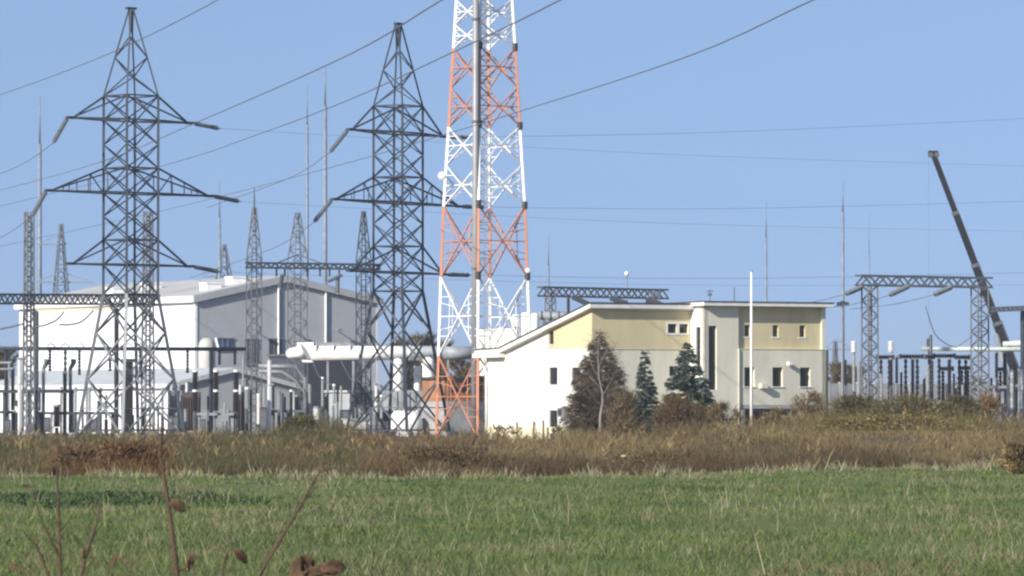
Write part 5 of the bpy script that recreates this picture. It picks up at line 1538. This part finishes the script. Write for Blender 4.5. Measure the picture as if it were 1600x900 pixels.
def near_stem(label, pts, r0, r1, branches=(), leaves=(), m='twig', Y=NEAR):
    g = G(pts[0][0], Y); root = thing('withered_weed', label, 'weed', g, 'withered stems close to the camera')
    q = lambda a: P(a[0], a[1], Y)
    pl = [g - UP * .05, g + UP * .6] + [q(a) for a in pts]
    n = len(pl)
    MB().tube(pl, [r0 + .002, r0 + .001] + [r0 + (r1 - r0) * i / (len(pts) - 1) for i in range(len(pts))], 8).build('stem', M[m], root, smooth=True)
    for bpts, a, b in branches:
        MB().tube([q(p) for p in bpts], [a + (b - a) * i / (len(bpts) - 1) for i in range(len(bpts))], 6).build('side_stem', M[m], root, smooth=True)
    # short fine side twigs with a bud at the tip
    for j in range(len(pts) * 2):
        i = rng.integers(0, len(pts) - 1); f_ = rng.random()
        a0 = Vector(pl[i + 2]).lerp(Vector(pl[i + 3]), f_); sd_ = rng.choice([-1, 1])
        L_ = .010 + .022 * rng.random()
        d1 = Vector((sd_ * .7, rng.normal(0, .5), .6)).normalized(); d2 = (d1 + Vector((sd_ * .1, 0, .5))).normalized()
        b_ = a0 + d1 * L_ * .6; c_ = b_ + d2 * L_ * .5
        MB().tube([a0, b_, c_, c_ + d2 * .003, c_ + d2 * .006], [.0007, .0005, .0004, .0011, .0003], 5).build('side_stem', M[m], root, smooth=True)
    for (x, y, ang, L, w, cu) in leaves:
        leaf(root, q((x, y)), ang, L * Y / FPX, w * Y / FPX, cu)
    return root
near_stem('tallest reddish withered stem with one hanging brown leaf, close on the left', [(284, 960), (277, 895), (270, 840), (264, 795), (259, 760), (254, 728), (250, 714), (250, 700), (252, 685), (252, 668)], .0046, .0022,
          [([(250, 714), (249, 711), (251, 707)], .0042, .0030), ([(279, 893), (290, 888), (294, 880)], .0018, .001)],
          [(265, 784, -28, 30, 20, .5), (293, 886, 72, 26, 10, .4), (277, 893, 165, 18, 7, .3)])
near_stem('slanting thin stem leaning right in the lower left', [(396, 945), (404, 905), (420, 872), (442, 836), (461, 805), (478, 775), (492, 748), (502, 736)], .0040, .0014,
          [([(478, 775), (484, 764)], .003, .0016)], [(462, 803, 50, 16, 5, .2), (502, 737, 20, 24, 5, .3)])
near_stem('upright stem with withered red tip near the left edge', [(97, 960), (95, 900), (93, 850), (92, 800), (90, 765), (89, 735), (86, 716)], .0036, .0013,
          [([(93, 868), (80, 845), (68, 820), (59, 795), (52, 770), (49, 760)], .0024, .0010), ([(49, 760), (42, 757), (34, 758)], .001, .0008)],
          [(87, 718, 95, 26, 10, .4), (87, 728, -100, 18, 8, .5), (49, 760, 178, 18, 6, .3), (84, 722, 150, 14, 7, .4)])
near_stem('short bent stem at the bottom left corner', [(88, 960), (78, 905), (66, 872), (55, 850), (49, 843)], .0034, .0015, (), [(40, 886, 175, 22, 6, .3)] if False else ())
near_stem('forked grey brown stem left of the tallest stem', [(122, 960), (126, 900), (133, 872), (144, 838), (152, 812), (157, 788)], .0042, .0016,
          [([(133, 872), (130, 862), (135, 858)], .004, .002)], [(134, 868, 70, 16, 7, .3)])
near_stem('hair thin stalk with small dark curled leaf', [(160, 960), (166, 910), (171, 884)], .0014, .0008, (), [(171, 884, 58, 26, 8, .3)])
near_stem('hair thin stalk with narrow leaf at the lower left edge', [(36, 960), (37, 910), (36, 886)], .0014, .0008, (), [(36, 886, 172, 26, 7, .3)])
near_stem('thin stalk with curled brown leaf left of the slanting stem', [(340, 960), (345, 910), (350, 880), (356, 862), (366, 857)], .0020, .001, (), [(364, 858, -38, 34, 16, .7), (350, 880, 70, 18, 6, .3)])
near_stem('thin stalk crossing the tallest stem foot', [(308, 960), (305, 905), (301, 880), (298, 866)], .0016, .0009, (), [(298, 868, -95, 26, 9, .3)])
near_stem('thin stalk with dark pod right of the tallest stem', [(206, 960), (205, 905), (204, 882)], .0014, .0009, (), [(204, 888, 90, 12, 5, .2)])
near_stem('clump of large curled brown leaves at the bottom edge', [(500, 990), (492, 935), (484, 900), (476, 882)], .0038, .0018,
          [([(484, 900), (505, 895), (525, 893)], .002, .001)],
          [(470, 866, -62, 46, 26, .7), (456, 905, 52, 50, 30, .5), (500, 890, 8, 46, 24, .4), (478, 894, -10, 54, 30, .6), (505, 905, 40, 40, 24, .5)])

# ------------------------------------------------------------------ thin autumn haze
HAZE = 0.00016
if HAZE:
    hm = bpy.data.materials.new('haze'); hm.use_nodes = True
    hn = hm.node_tree.nodes; hn.remove(hn['Principled BSDF'])
    pv = hn.new('ShaderNodeVolumePrincipled')
    pv.inputs['Color'].default_value = (.93, .96, 1.0, 1); pv.inputs['Density'].default_value = HAZE; pv.inputs['Anisotropy'].default_value = .2
    hm.node_tree.links.new(pv.outputs[0], hn['Material Output'].inputs['Volume'])
    hz = MB().obox((-3200, -80, -1.2), (6400, 0, 0), (0, 9200, 0), (0, 0, 58)).build('haze', hm)
    hz['kind'] = 'stuff'
